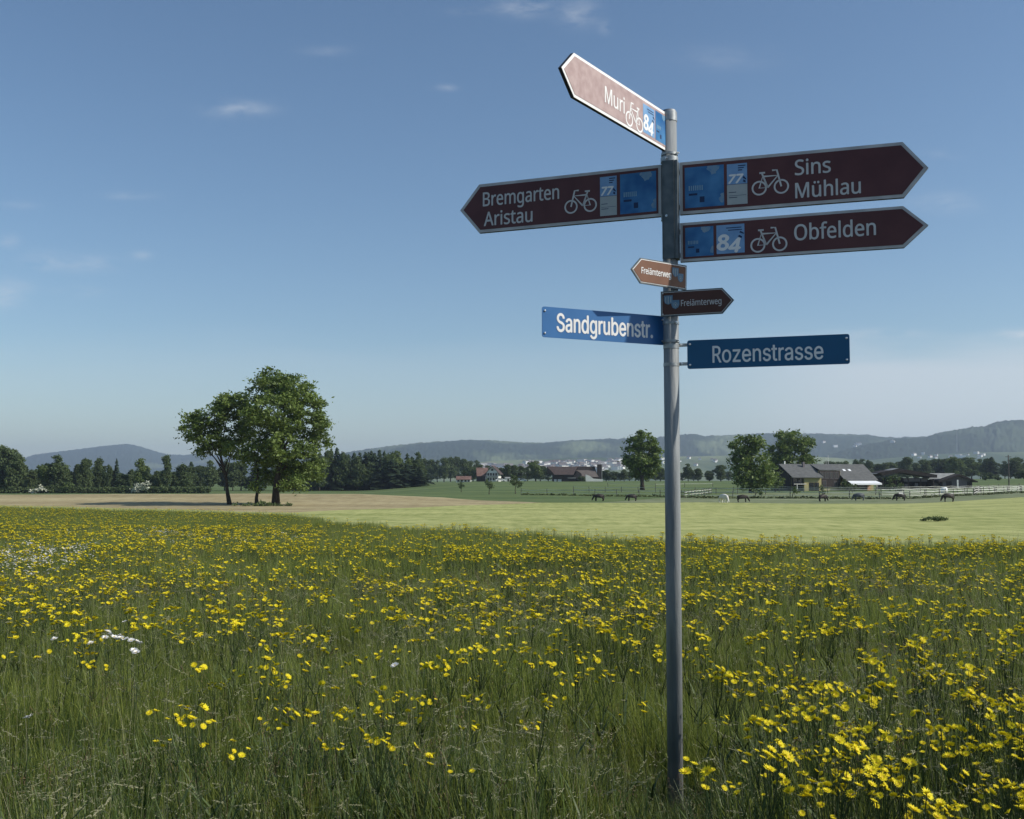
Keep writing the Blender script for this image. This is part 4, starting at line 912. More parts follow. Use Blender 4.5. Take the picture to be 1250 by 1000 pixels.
def route77(root, x0, x1, z0, zm, z1, y):
    panel(root, x0, x1, zm, z1, 'panel_light', y); panel(root, x0, x1, z0, zm - .002, 'panel_grey', y)
    w = x1 - x0
    put_text(root, '77', x0 + w * .08, x0 + w * .80, zm + .006, .042, 'sheet_white_b', y - .0006, bold=.05, shear=.25, name='route_number')
    b = MB()
    for k in range(3): b.box(x0 + w * .55, x0 + w * (.92 - .08 * k), y - .0006, y - .0003, z1 - .014 - k * .011, z1 - .009 - k * .011)
    b.poly([(x0 + w * .78, y - .0008, zm + .028), (x0 + w * .95, y - .0008, zm + .018), (x0 + w * .95, y - .0008, zm + .024), (x0 + w * .82, y - .0008, zm + .04)]); b.poly([(x0 + w * .78, y - .0009, zm + .010), (x0 + w * .92, y - .0009, zm + .004), (x0 + w * .92, y - .0009, zm + .014), (x0 + w * .82, y - .0009, zm + .02)])
    b.box(x0 + w * .08, x0 + w * .45, y - .0006, y - .0003, zm - .042, zm - .039).box(x0 + w * .08, x0 + w * .95, y - .0006, y - .0003, zm - .058, zm - .0565).box(x0 + w * .08, x0 + w * .5, y - .0006, y - .0003, zm - .068, zm - .065)
    b.build('fine_print', M['print_dark'], root)
def route84(root, x0, x1, z0, z1, y):
    panel(root, x0, x1, z0, z1, 'panel_light', y); w, h = x1 - x0, z1 - z0
    put_text(root, '8', x0 + w * .04, x0 + w * .42, z0 + h * .14, h * .50, 'sheet_white_b', y - .0006, bold=.05, shear=.1, name='route_number')
    put_text(root, '4', x0 + w * .44, x0 + w * .84, z0 + h * .04, h * .46, 'sheet_white_b', y - .0006, bold=.05, shear=.2, name='route_number')
    b = MB().box(x0 + w * .35, x0 + w * .9, y - .0006, y - .0003, z1 - h * .13, z1 - h * .10).box(x0 + w * .42, x0 + w * .92, y - .0006, y - .0003, z1 - h * .21, z1 - h * .18)
    b.poly([(x0 + w * .82, y - .0008, z0 + h * .70), (x0 + w * .98, y - .0008, z0 + h * .64), (x0 + w * .98, y - .0008, z0 + h * .68), (x0 + w * .86, y - .0008, z0 + h * .76)])
    b.poly([(x0 + w * .76, y - .0008, z0 + h * .57), (x0 + w * .90, y - .0008, z0 + h * .50), (x0 + w * .92, y - .0008, z0 + h * .56), (x0 + w * .82, y - .0008, z0 + h * .62)])
    b.build('fine_print', M['print_dark'], root)
sky_panel(s1, .027, .222, -.104, .103, y, 1); route77(s1, .237, .336, -.104, -.002, .101, y)

s2, y = arrow_sign('direction_sign', 'narrow maroon arrow sign pointing right, below the Sins sign, reading Obfelden', (.847, 5.3, CAMZ + 1.181), 18.8, 1, .199, 1.057, .109, .022, 'maroon', 'sign_back', .014)
put_text(s2, 'Obfelden', .558, .932, -.030, .076, 'sheet_white', y); bicycle(s2, .351, .520, -.074 + .0, False, 'sheet_white', y)
sky_panel(s2, .026, .167, -.076, .072, y, 2); route84(s2, .182, .319, -.072, .072, y)

s3, y = arrow_sign('direction_sign', 'long maroon arrow sign pointing left, reading Bremgarten Aristau', (.755, 5.3, CAMZ + 1.448), -21.5, -1, .266, 1.002, .113, .022, 'maroon', 'sign_back', .016)
put_text(s3, 'Bremgarten', -.978, -.546, .010, .074, 'sheet_white', y); put_text(s3, 'Aristau', -.972, -.695, -.098, .074, 'sheet_white', y)
bicycle(s3, -.512, -.343, -.072, True, 'sheet_white', y); sky_panel(s3, -.215, -.026, -.104, .103, y, 3); route77(s3, -.322, -.233, -.104, -.002, .100, y)

s4, y = arrow_sign('direction_sign', 'sunlit maroon arrow sign at the top, pointing left towards the viewer and reading Muri', (.792, 5.3, CAMZ + 1.743), 56.2, -1, .197, .941, .105, .017, 'maroon_sunlit', 'sheet_white_b', .014)
put_text(s4, 'Muri', -.667, -.478, -.038, .074, 'sheet_white_b', y); bicycle(s4, -.462, -.290, -.082, True, 'sheet_white_b', y, .009)
route84(s4, -.284, -.160, -.072, .070, y)
for k in ('sky',): sky_panel(s4, -.150, -.020, -.074, .074, y, 4)

def shields(root, x0, z0, k, y, big_first=True):
    def sh(cx, cz, w, h):
        return [(cx - w, cz + h), (cx + w, cz + h), (cx + w, cz - h * .1), (cx + w * .7, cz - h * .7), (cx, cz - h), (cx - w * .7, cz - h * .7), (cx - w, cz - h * .1)]
    for (cx, cz, w, h) in ((.024, .012, .021, .023), (.058, -.012, .019, .022)):
        b = MB(); b.poly([(a, y, c) for a, c in sh(x0 + cx * k, z0 + cz, w * k, h)]); b.build('coat_of_arms', M['shield'], root)
    b = MB().box(x0 + .022 * k, x0 + .026 * k, y - .0006, y - .0002, z0 - .006, z0 + .030).box(x0 + .010 * k, x0 + .014 * k, y - .0006, y - .0002, z0 + .0, z0 + .028).box(x0 + .034 * k, x0 + .038 * k, y - .0006, y - .0002, z0 + .0, z0 + .028)
    for i in range(8):
        a = i * math.pi / 4; cx, cz = x0 + .058 * k + .009 * k * math.cos(a), z0 - .014 + .011 * math.sin(a); b.box(cx - .002, cx + .002, y - .0006, y - .0002, cz - .002, cz + .002)
    b.box(x0 + .055 * k, x0 + .061 * k, y - .0006, y - .0002, z0 - .018, z0 - .010)
    b.build('emblem_lines', M['panel_grey'], root)
s5, y = arrow_sign('trail_sign', 'small brown arrow sign pointing left, half in sunlight, reading Freiämterweg', (.875, 5.285, CAMZ + .998), 32.4, -1, .1265, .296, .0585, .006, 'brown', 'sheet_white_b', .0035, tilt=1.3, edge='bracket', rim='bracket', rimw=.006)
put_text(s5, 'Freiämterweg', -.293, -.105, -.013, .030, 'sheet_white_b', y, bold=.02); shields(s5, -.100, .006, .98, y)
s6, y = arrow_sign('trail_sign', 'small brown arrow sign pointing right in shade, reading Freiämterweg', (.7415, 5.266, CAMZ + .862), 21.0, 1, .128, .306, .057, .006, 'brown_shaded', 'sheet_white', .003, edge='bracket', rim='bracket', rimw=.006)
put_text(s6, 'Freiämterweg', .103, .302, -.016, .030, 'sheet_white', y, bold=.01); shields(s6, .014, .006, 1.05, y)
def screws(root, pts, y, r=.0055):
    for x, z in pts: b = MB().tube([(x, y, z), (x, y - .003, z), (x, y - .0045, z)], [r, r, r * .5], 12); b.build('screw', M['screw'], root)
screws(s5, [(-.012, .05), (-.012, -.05)], y, .003); screws(s6, [(.012, .052), (.012, -.052)], y, .003)
def street_sign(label, P0, yawd, dirn, H_, L_, m, yb=.003):
    r = empty('street_sign', P0, label, 'sign', rz=math.radians(-yawd if dirn > 0 else yawd)); a, c = (0, L_) if dirn > 0 else (-L_, 0); h = H_ / 2; k = .011
    P = []
    for cx, cz, a0 in ((c - k, h - k, 0), (a + k, h - k, 90), (a + k, -h + k, 180), (c - k, -h + k, 270)):
        for i in range(5): t = math.radians(a0 + 22.5 * i); P.append((cx + k * math.cos(t), cz + k * math.sin(t)))
    MB().prism(P[::-1], 0, yb).build('panel', M[m], r)
    screws(r, [(a + .014, h - .02), (a + .014, -h + .02), (c - .014, h - .02), (c - .014, -h + .02)], -.0005)
    return r
s7 = street_sign('blue street name sign on the left, partly sunlit, reading Sandgrubenstr.', (.7705, 5.345, CAMZ + .740), 26.7, -1, .1475, .702, 'blue_sunlit')
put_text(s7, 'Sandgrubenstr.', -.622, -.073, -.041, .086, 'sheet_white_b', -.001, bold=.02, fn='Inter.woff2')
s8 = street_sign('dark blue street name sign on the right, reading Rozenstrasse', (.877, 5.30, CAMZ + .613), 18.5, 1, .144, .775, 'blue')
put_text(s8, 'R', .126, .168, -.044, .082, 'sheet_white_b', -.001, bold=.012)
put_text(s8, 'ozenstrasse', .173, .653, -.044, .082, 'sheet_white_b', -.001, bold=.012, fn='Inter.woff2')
# straps that hold the street signs to the pole
for zc in (.05, -.045):
    MB().box(-.055, .02, .0035, .010, zc - .008, zc + .008).build('strap', M['band'], s8); screws(s8, [(-.030, zc)], .003, .007)
    MB().box(-.02, .045, .0035, .010, zc - .008, zc + .008).build('strap', M['band'], s7)
for r_, zs in ((s1, (.09, -.09)), (s2, (.06, -.06))):
    for zc in zs: MB().box(-.035, .03, .0225, .03, zc - .012, zc + .012).build('mounting_lug', M['band'], r_)
for zc in (.09, -.09): MB().box(-.03, .02, .0225, .03, zc - .012, zc + .012).build('mounting_lug', M['band'], s3)
for zc in (.05, -.05): MB().box(-.03, .035, .0245, .034, zc - .012, zc + .012).build('mounting_lug', M['band'], s4)
# ------------------------------------------------------------------ meadow
M['grass'] = mat('meadow_grass', (.075, .115, .014), (.35, .39, .085), 2, .5, 0, .28, transl=.5, attr=.55, rand=.35)
M['grass_blue'] = mat('blue_green_grass', (.050, .092, .020), (.25, .32, .085), 2, .5, 0, .28, transl=.45, attr=.55, rand=.35)
M['straw'] = mat('seed_heads', (.17, .18, .10), (.36, .35, .22), 2, .8, transl=.3, attr=.6, rand=.3)
M['sorrel'] = mat('reddish_seed_stalks', (.13, .085, .045), (.22, .16, .09), 2, .8, transl=.3, attr=.6, rand=.3)
M['herb'] = mat('herb_leaves', (.04, .075, .022), (.09, .15, .045), 2, .5, 0, .4, transl=.25, attr=.5, rand=.4)
M['stem'] = mat('flower_stems', (.05, .08, .025), (.08, .11, .04), 3, .7, rand=.4)
M['petal'] = mat('yellow_petals', (.74, .61, .014), (.86, .77, .035), 30, .6, 0, .2, transl=.3, rand=.5, attr=.4)
M['petal_core'] = mat('orange_flower_centres', (.52, .34, .015), (.62, .44, .02), 30, .7, rand=.4)
M['petal_white'] = mat('white_petals', (.75, .75, .73), (.82, .82, .80), 30, .6, transl=.2)
M['bud'] = mat('green_buds', (.07, .09, .02), (.14, .15, .03), 3, .7)

class NB:                                        # numpy-ish strip builder with tint + material index
    def __init__(s): s.V, s.Q, s.T, s.mi, s.tr = [], [], [], [], []
    def strip(s, pts, wid, side, tint, mi):
        n = len(s.V); side = Vector(side).normalized()
        for p, w in zip(pts, wid): s.V += [tuple(p - side * w / 2), tuple(p + side * w / 2)]; s.tr += [tint, tint]
        for i in range(len(pts) - 1): s.Q.append((n + 2 * i, n + 2 * i + 1, n + 2 * i + 3, n + 2 * i + 2)); s.mi.append(mi)
    def quad(s, c, u, v, tint, mi):
        n = len(s.V); s.V += [tuple(c - u), tuple(c - v), tuple(c + u), tuple(c + v)]; s.tr += [tint] * 4; s.Q.append((n, n + 1, n + 2, n + 3)); s.mi.append(mi)
    def mesh(s, name, mats): return mesh_np(name, s.V, s.Q, mats=[M[m] for m in mats], mi=s.mi, attr=s.tr)
def blade(nb, x, y, h, w, az, lean, curl, tint, mi, seg=4, twist=0):
    d = Vector((math.cos(az), math.sin(az), 0)); pts, wd = [], []; a = lean
    p = Vector((x, y, -.03)); st = h / seg
    for i in range(seg + 1):
        pts.append(p.copy()); u = i / seg; wd.append(w * (1 - .93 * u ** 1.6)); p = p + (d * math.sin(a) + Vector((0, 0, math.cos(a)))) * st; a += curl / seg * (.4 + 1.2 * u)
    sd = Vector((-d.y, d.x, 0)); nb.strip(pts, wd, sd + d * twist, tint, mi); return pts[-1], a
def seedhead(nb, p, a, az, ln, mi, rr, n=9, spread=.012):
    d = Vector((math.cos(az), math.sin(az), 0)); ax = d * math.sin(a) + Vector((0, 0, math.cos(a)))
    for i in range(n):
        c = p + ax * ln * i / n + Vector((rr.gauss(0, spread), rr.gauss(0, spread), rr.gauss(0, spread * .6))) * (1.1 - i / n)
        u = (ax + Vector((rr.gauss(0, .3), rr.gauss(0, .3), rr.gauss(0, .3)))).normalized() * rr.uniform(.0045, .009); v = u.orthogonal().normalized() * rr.uniform(.0010, .0019)
        nb.quad(c, u, v, rr.random(), mi)
def tuft(seed, kind, nblades, R, hmin, hmax, w, lod=0):
    rr = random.Random(seed); nb = NB(); hb_ = 'grass_blue' if kind == 'b' else 'grass'; mats = [hb_, 'straw', 'sorrel', 'herb']
    sg = 4 if lod == 0 else 2
    for i in range(nblades):
        r = R * math.sqrt(rr.random()); t = rr.uniform(0, 6.28); x, y = r * math.cos(t), r * math.sin(t)
        h = rr.uniform(hmin, hmax); az = rr.uniform(0, 6.28); le = abs(rr.gauss(.06, .20)); cu = abs(rr.gauss(.4, .65)); wv = 2.0 if rr.random() < .12 else 1
        if kind == 'h' and rr.random() < .5:
            blade(nb, x, y, rr.uniform(.14, .34), w * rr.uniform(2.5, 5), az, rr.uniform(.2, .7), rr.uniform(.3, 1.2), rr.random(), 3, sg); continue
        e, a = blade(nb, x, y, h, w * wv * rr.uniform(.6, 1.4), az, le, cu, rr.random(), 0, sg)
    ns = {'a': 0, 'b': 1, 's': 4, 'r': 3, 'h': 0}[kind]
    for i in range(ns):
        r = R * math.sqrt(rr.random()); t = rr.uniform(0, 6.28); az = rr.uniform(0, 6.28)
        h = hmax * rr.uniform(.95, 1.3); mi = 2 if kind == 'r' else 1
        e, a = blade(nb, r * math.cos(t), r * math.sin(t), h, w * .55, az, rr.uniform(0, .1), rr.uniform(.1, .6), .9, mi if rr.random() < .5 else 0, sg)
        if lod == 0: seedhead(nb, e, a + (rr.uniform(.2, 1.3) if kind in 'bs' else .1), az, rr.uniform(.05, .12), mi, rr, 16 if kind != 'r' else 20, .008 if kind != 'r' else .016)
        else: seedhead(nb, e, a, az, .12, mi, rr, 5, .03)
    return nb.mesh('grass_tuft', mats)
def head(nb, c, r, nrm, rr, mp, mc, n1=9, n2=6):
    nrm = Vector(nrm).normalized(); a = nrm.orthogonal().normalized(); b = nrm.cross(a)
    for ring_, (k, r_, up) in enumerate(((n1, r, .18), (n2, r * .62, .38))):
        off = rr.uniform(0, 6.28)
        for i in range(k):
            t = off + 2 * math.pi * i / k; d = (a * math.cos(t) + b * math.sin(t)); u = d * r_ * .5 + nrm * r_ * up * rr.uniform(.3, 1.5); v = (b * math.cos(t) - a * math.sin(t)) * r_ * (math.pi / k) * .95
            nb.quad(c + d * r_ * .5 + nrm * r_ * up, u, v, rr.random(), mp)
    nb.quad(c + nrm * r * .22, a * r * .25, b * r * .25, .5, mc)
def flower_layout(rr, n, h):
    stem_top = Vector((rr.gauss(0, .04), rr.gauss(0, .04), h * .62)); H = []
    for i in range(n):
        t = rr.uniform(0, 6.28); q = rr.uniform(.015, .10)
        H.append(Vector((stem_top.x + q * math.cos(t), stem_top.y + q * math.sin(t), h * rr.uniform(.93, 1.0))))
    return stem_top, H
def stem_nb(rr, top, H, w=.0045):
    nb = NB(); m0 = Vector((top.x * .3 + .01, top.y * .3, top.z * .5))
    for sd in ((1, 0, 0), (0, 1, 0)):
        nb.strip([Vector((0, 0, -.04)), m0, top], [w * 1.3, w, w], sd, .5, 0)
        for h_ in H: nb.strip([top, top.lerp(h_, .5) + Vector((h_.x - top.x, h_.y - top.y, 0)) * .25, h_], [w * .8, w * .6, w * .5], sd, .5, 0)
    for h_ in H: nb.quad(h_ - Vector((0, 0, .006)), Vector((.006, 0, 0)), Vector((0, 0, .008)), .5, 1)
    for k in range(4):
        z = top.z * rr.uniform(.1, .8); az = rr.uniform(0, 6.28); blade(nb, 0, 0, .16, .014, az, .7, .7, .4, 0, 3); 
        for q in range(-8, 0): nb.V[q] = (nb.V[q][0], nb.V[q][1], nb.V[q][2] + z)
    return nb
def flower_stuff(seed, n, h, r, lod=0):
    rr = random.Random(seed); top, H = flower_layout(rr, n, h)
    nb = stem_nb(rr, top, H, .0045 if lod == 0 else .006)
    for c in H: head(nb, c, r * rr.uniform(.75, 1.15), (rr.gauss(0, .35), rr.gauss(0, .35) - .1, 1), rr, 2, 3, 8 if lod == 0 else 5, 5 if lod == 0 else 3)
    return nb.mesh('flower_clump', ['stem', 'bud', 'petal', 'petal_core'])
def src_collection(name, meshes):
    c = bpy.data.collections.new(name)
    for i, me in enumerate(meshes):
        o = bpy.data.objects.new('%s_source_%02d' % (name, i), me); c.objects.link(o)
    return c
def scatter(name, coll, P, rot, scl, idx, kind='stuff'):
    me = bpy.data.meshes.new(name); me.vertices.add(len(P)); me.vertices.foreach_set('co', np.asarray(P, np.float32).ravel())
    for an, ty, arr, key in (('rot', 'FLOAT_VECTOR', rot, 'vector'), ('scl', 'FLOAT', scl, 'value'), ('idx', 'INT', idx, 'value')):
        a = me.attributes.new(an, ty, 'POINT'); a.data.foreach_set(key, np.asarray(arr, np.int32 if ty == 'INT' else np.float32).ravel())
    o = link(name, me); tag(o, kind=kind)
    ng = bpy.data.node_groups.new(name, 'GeometryNodeTree'); ng.is_modifier = True
    ng.interface.new_socket('Geometry', in_out='INPUT', socket_type='NodeSocketGeometry'); ng.interface.new_socket('Geometry', in_out='OUTPUT', socket_type='NodeSocketGeometry')
    N, K = ng.nodes, ng.links; gi = N.new('NodeGroupInput'); go = N.new('NodeGroupOutput'); ip = N.new('GeometryNodeInstanceOnPoints'); ci = N.new('GeometryNodeCollectionInfo')
    ci.inputs['Collection'].default_value = coll; ci.inputs['Separate Children'].default_value = True; ci.inputs['Reset Children'].default_value = True
    K.new(gi.outputs[0], ip.inputs['Points']); K.new(ci.outputs[0], ip.inputs['Instance']); ip.inputs['Pick Instance'].default_value = True
    def na(nm, ty):
        n = N.new('GeometryNodeInputNamedAttribute'); n.data_type = ty; n.inputs[0].default_value = nm; return [s_ for s_ in n.outputs if s_.enabled and s_.name == 'Attribute'][0]
    K.new(na('idx', 'INT'), ip.inputs['Instance Index']); K.new(na('rot', 'FLOAT_VECTOR'), ip.inputs['Rotation']); K.new(na('scl', 'FLOAT'), ip.inputs['Scale'])
    K.new(ip.outputs[0], go.inputs[0]); md = o.modifiers.new('scatter', 'NODES'); md.node_group = ng
    return o
rm = np.random.default_rng(11)
def wedge(y0, y1, dens, margin=1.6, k=.56):   # thins out raggedly towards the far edge
    """random ground points inside the view wedge (with a margin for a step to the side), density per m2"""
    ymax_w = 2 * (k * y1 + margin); n = int(dens * (y1 - y0) * ymax_w); Y = rm.uniform(y0, y1, n); X = rm.uniform(-1, 1, n) * (k * y1 + margin)
    m = np.abs(X) < k * Y + margin; X, Y = X[m], Y[m]
    b1 = np.interp(X / (Y + 15), SV, B1); m = Y < b1 - .1 - rm.exponential(1.0, len(Y)) * (.02 * b1) * (1 + 3 * vnoise(X / 1.3 + 70, Y / 2.5, 91)); return X[m], Y[m]
def patch(X, Y, s, seed): return vnoise(X / s + 100, Y / s + 100, seed) * .6 + vnoise(X / s * 2.3 + 50, Y / s * 2.3, seed + 3) * .4
def npx(X, Y): return 625 + X / Y * F           # photo column, only used to follow the photo's uneven flower cover

M['grass_shaded'] = mat('shaded_verge_grass', (.016, .038, .008), (.12, .175, .045), 2, .5, 0, .28, transl=.25, attr=.6, rand=.3)  # verge grass, with the shade along the near edge put into its colour
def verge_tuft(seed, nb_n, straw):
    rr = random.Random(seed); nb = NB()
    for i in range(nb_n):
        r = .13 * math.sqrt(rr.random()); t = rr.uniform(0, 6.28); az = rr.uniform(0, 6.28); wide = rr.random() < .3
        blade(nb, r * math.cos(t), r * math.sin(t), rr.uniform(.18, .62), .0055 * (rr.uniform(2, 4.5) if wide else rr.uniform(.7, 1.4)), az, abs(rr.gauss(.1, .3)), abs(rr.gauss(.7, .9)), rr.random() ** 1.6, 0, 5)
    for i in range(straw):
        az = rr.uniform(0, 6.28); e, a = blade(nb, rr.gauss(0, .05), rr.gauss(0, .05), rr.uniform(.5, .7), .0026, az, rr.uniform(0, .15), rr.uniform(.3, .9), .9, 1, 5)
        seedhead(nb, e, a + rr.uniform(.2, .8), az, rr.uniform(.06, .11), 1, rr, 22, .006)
    return nb.mesh('verge_tuft', ['grass_shaded', 'straw'])
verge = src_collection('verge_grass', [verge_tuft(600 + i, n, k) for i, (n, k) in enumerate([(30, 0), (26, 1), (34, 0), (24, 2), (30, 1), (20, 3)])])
near = src_collection('near_grass', [tuft(i, k, n + 6, .13, .24, .56, .0052) for i, (k, n) in enumerate([('a', 26), ('a', 28), ('b', 24), ('b', 22), ('s', 20), ('h', 20), ('a', 30), ('r', 20), ('s', 16), ('h', 16)])])
mid = src_collection('mid_grass', [tuft(50 + i, k, n, .22, .26, .56, .011, 1) for i, (k, n) in enumerate([('a', 34), ('b', 30), ('a', 36), ('s', 28), ('r', 26), ('h', 26)])])
def grass(name, coll, y0, y1, dens, sc, nvar, weights, sfar=0.):
    X, Y = wedge(y0, y1, dens); n = len(X); Z = ground(X, Y)
    pn = patch(X, Y, 2.2, 31); w = np.tile(np.array(weights, float)[None], (n, 1))
    idx = np.array([0] * n); cum = np.cumsum(w, 1); cum /= cum[:, -1:]; u = np.clip(rm.uniform(0, 1, n) * .65 + pn * .35, 0, .999)
    idx = (u[:, None] > cum).sum(1)
    ht = sc * (.50 + .95 * patch(X, Y, 1.5, 41)) * rm.uniform(.8, 1.15, n)
    ht *= 1 - .62 * np.exp(-((X - PX) ** 2 + (Y - PY) ** 2) / .25) - .30 * np.exp(-((X - PX * Y / PY) / .25) ** 2) * (Y < PY)
    if sfar: ht *= 1 + sfar * (Y - y0) / (y1 - y0)
    wind = .05 * (patch(X, Y, 4, 51) - .5)
    rot = np.stack([rm.normal(0, .06, n) , rm.normal(0, .06, n) + wind, rm.uniform(0, 6.28, n)], 1)
    return scatter(name, coll, np.stack([X, Y, Z], 1), rot, ht, idx)
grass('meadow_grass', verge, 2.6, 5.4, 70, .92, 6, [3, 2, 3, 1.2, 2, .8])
grass('meadow_grass', near, 3.6, 9.5, 115, .9, 10, [3, 2.6, 2.5, 1.8, 2.0, 1.8, 2.6, 1.1, 2.0, 1.7])
grass('meadow_grass', near, 9.5, 17, 66, .9, 10, [3, 2.6, 2.5, 1.8, 1.8, 1.0, 2.6, 1.3, 1.8, .9])
grass('meadow_grass', mid, 17, 46, 26, .95, 6, [3, 1.6, 3, 2.2, 2.8, .8])
grass('meadow_grass', mid, 46, 125, 12, .8, 6, [3, 1.2, 3, 2.2, 3.0, .6])

# yellow flowers: 300 nearest as plants of their own, the rest as stuff
YN, YF = 3.0, 13
FGX = np.array([0, 150, 300, 450, 600, 750, 900, 1000, 1100, 1250.])
FGY = np.array([640, 660, 700, 740, 780, 820, 860, 900, 950, 1000.])
FG = np.array([[.75, .7, .55, .2, .3, .35, .4, .4, .4, .4], [.5, .45, .45, .4, .5, .5, .5, .5, .5, .5], [.5, .35, .35, .35, .45, .5, .45, .45, .45, .45], [.55, .5, .45, .4, .45, .5, .45, .4, .45, .45],
               [.32, .45, .48, .48, .48, .5, .48, .55, .55, .55], [.08, .22, .48, .48, .45, .42, .45, .55, .65, .7], [0, .12, .52, .52, .36, .38, .42, .6, .8, .88],
               [0, .08, .26, .36, .14, .22, .24, .4, .8, .9], [0, 0, 0, .08, .06, .24, .2, .42, .8, .95], [0, 0, 0, .02, .10, .28, .26, .5, .65, .85]])
def fl_density(X, Y):                            # how much of the meadow's cover is in flower, patchy on two scales
    px = np.clip(npx(X, Y), 0, 1249.9); vy = np.clip(HY + (CAMZ - .62 - ground(X, Y)) / Y * F, 640, 999.9)
    i = np.clip(np.searchsorted(FGX, px, 'right') - 1, 0, 8); j = np.clip(np.searchsorted(FGY, vy, 'right') - 1, 0, 8)
    u = (px - FGX[i]) / (FGX[i + 1] - FGX[i]); v = (vy - FGY[j]) / (FGY[j + 1] - FGY[j])
    g = FG[j, i] * (1 - u) * (1 - v) + FG[j, i + 1] * u * (1 - v) + FG[j + 1, i] * (1 - u) * v + FG[j + 1, i + 1] * u * v
    p_ = patch(X, Y, .7, 61) * .6 + patch(X, Y, 3.0, 71) * .4
    thr = .715 - .50 * g
    return (.85 * sst(thr - .12, thr + .10, p_) + .15 * g) * np.minimum(1, g * 4)
def flower_points(y0, y1, dens):
    X, Y = wedge(y0, y1, dens, .6, .50); keep = rm.uniform(0, 1, len(X)) < fl_density(X, Y); return X[keep], Y[keep]
X, Y = flower_points(YN, YF, 58.0)
g_ = rm.uniform(0, 1, len(X)) < .50 + .50 * sst(820, 1080, npx(X, Y)) * (1 - sst(5.5, 9, Y)); X, Y = X[g_], Y[g_]; o_ = np.argsort(Y); X, Y = X[o_], Y[o_]
m_ = (np.hypot(X - PX, Y - PY) > .12); X, Y = X[m_], Y[m_]
inv = (npx(X, Y) > 0) & (npx(X, Y) < 1250) & (HY + (CAMZ - .66) / Y * F < 1012)
NX, NY = X[inv][:290], Y[inv][:290]; ylim = NY[-1]
# individuals
prot = []
for k in range(9):
    rr = random.Random(300 + k); n = [3, 5, 7, 9, 4, 6, 10, 3, 5][k]; top, H = flower_layout(rr, n, .70)
    sm = stem_nb(rr, top, H).mesh('stem', ['stem', 'bud']); hm = []
    for c in H:
        nb = NB(); head(nb, Vector((0, 0, 0)), .0195 * rr.uniform(.6, 1.15), (rr.gauss(0, .5), rr.gauss(0, .5) - .3, 1), rr, 0, 1, 14, 9); hm.append((nb.mesh('flower_head', ['petal', 'petal_core']), c))
    prot.append((sm, hm))
GL = 'yellow flower on a branched stem among the tall grass of the near meadow'
for i, (x, y) in enumerate(zip(NX, NY)):
    sm, hm = prot[i % 9]; r = bpy.data.objects.new('yellow_flower', None); COL.objects.link(r); r.empty_display_size = .05
    tag(r, GL, 'flower', 'yellow flowers in the foreground meadow')
    r.location = (x, y, float(ground(x, y))); s_ = random.uniform(.74, 1.06); r.scale = (s_,) * 3; r.rotation_euler = (random.gauss(0, .05), random.gauss(0, .05), random.uniform(0, 6.28))
    link('stem', sm, r)
    for me, c in hm: link('flower_head', me, r, c)
fsrc = src_collection('flowers', [flower_stuff(400 + i, n, .70, .022) for i, n in enumerate((3, 4, 6, 3, 5))])
ffar = src_collection('far_flowers', [flower_stuff(420 + i, n, .68, .03, 1) for i, n in enumerate((4, 6, 5, 7))])
def flow(name, coll, nv, X, Y, s0, s1=None):
    n = len(X); s_ = rm.uniform(.78, 1.05, n) * s0
    rot = np.stack([rm.normal(0, .05, n), rm.normal(0, .05, n), rm.uniform(0, 6.28, n)], 1)
    return scatter(name, coll, np.stack([X, Y, ground(X, Y)], 1), rot, s_, rm.integers(0, nv, n))
rest = (Y > ylim) | (~inv); flow('meadow_flowers', fsrc, 5, X[rest], Y[rest], 1)
X, Y = flower_points(YF, 24, 16.0); flow('meadow_flowers', fsrc, 5, X, Y, 1)
X, Y = flower_points(24, 48, 7); flow('meadow_flowers', ffar, 4, X, Y, .92)
X, Y = flower_points(48, 125, 2.7); flow('meadow_flowers', ffar, 4, X, Y, .8)
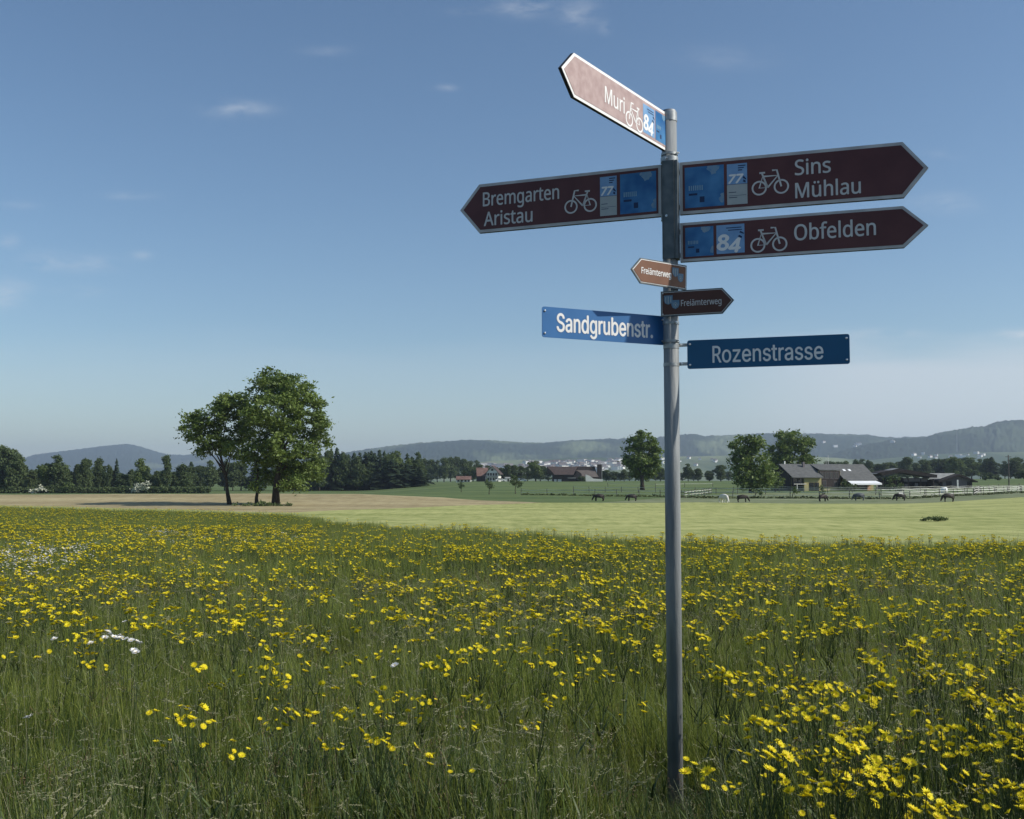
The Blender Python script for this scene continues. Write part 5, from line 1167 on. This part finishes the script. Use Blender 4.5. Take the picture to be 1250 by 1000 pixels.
# white ox-eye daisies: a little clump on the left, single ones, and a far drift
dm = []
for k in range(3):
    rr = random.Random(500 + k); nb = NB(); h = .66
    for sd_ in ((1, 0, 0), (0, 1, 0)): nb.strip([Vector((0, 0, -.03)), Vector((.01, 0, h * .5)), Vector((0, 0, h))], [.004, .004, .003], sd_, .5, 0)
    sm = nb.mesh('stem', ['stem']); nb = NB(); head(nb, Vector((0, 0, 0)), .025, (rr.gauss(0, .2), -.35, 1), rr, 0, 1, 12, 3); dm.append((sm, nb.mesh('flower_head', ['petal_white', 'petal_core']), h))
def daisy(px, py, label, group=None):
    Yq = hit(px, py, .58); X_q = ray(px, py).x / ray(px, py).y * Yq; sm, hm_, h = random.choice(dm)
    r = empty('white_daisy', (X_q, Yq, float(ground(X_q, Yq))), label, 'flower', random.uniform(0, 6.28), group); link('stem', sm, r); link('flower_head', hm_, r, (0, 0, h))
for px, py in [(131, 787), (134, 791), (139, 794), (143, 797), (147, 796), (152, 798), (156, 797), (160, 799), (166, 800), (170, 803), (163, 812), (166, 815), (110, 803), (145, 793), (128, 795)]:
    daisy(px, py, 'white daisy of the small loose clump in the left part of the meadow', 'white daisies in the small clump on the left')
daisy(34, 903, 'single white daisy low in the grass near the bottom left corner'); daisy(66, 797, 'single white daisy left of the small daisy clump')
daisy(152, 774, 'single white daisy above the small daisy clump'); daisy(482, 833, 'single white daisy among yellow flowers in the middle of the meadow')
wsrc = []
for k in range(3):
    rr = random.Random(520 + k); nb = NB()
    for j in range(5): head(nb, Vector((rr.gauss(0, .1), rr.gauss(0, .1), .58 + rr.uniform(-.05, .05))), .028, (0, -.3, 1), rr, 0, 1, 6, 2)
    wsrc.append(nb.mesh('white_flower_clump', ['petal_white', 'petal_core']))
wc_ = src_collection('white_flowers', wsrc)
PXY = []
rw_ = random.Random(9)
for (cx, cy_, sx, sy, n) in [(205, 652, 26, 4, 60), (30, 680, 34, 9, 110), (60, 668, 40, 8, 50), (310, 655, 30, 3, 16)]:
    for i in range(n):
        px, py = rw_.gauss(cx, sx), rw_.gauss(cy_, sy); Yq = hit(px, max(py, 632), .5); PXY.append((ray(px, py).x / ray(px, py).y * Yq, Yq))
PXY = np.array(PXY); flow('far_white_flowers', wc_, 3, PXY[:, 0], PXY[:, 1], .9)
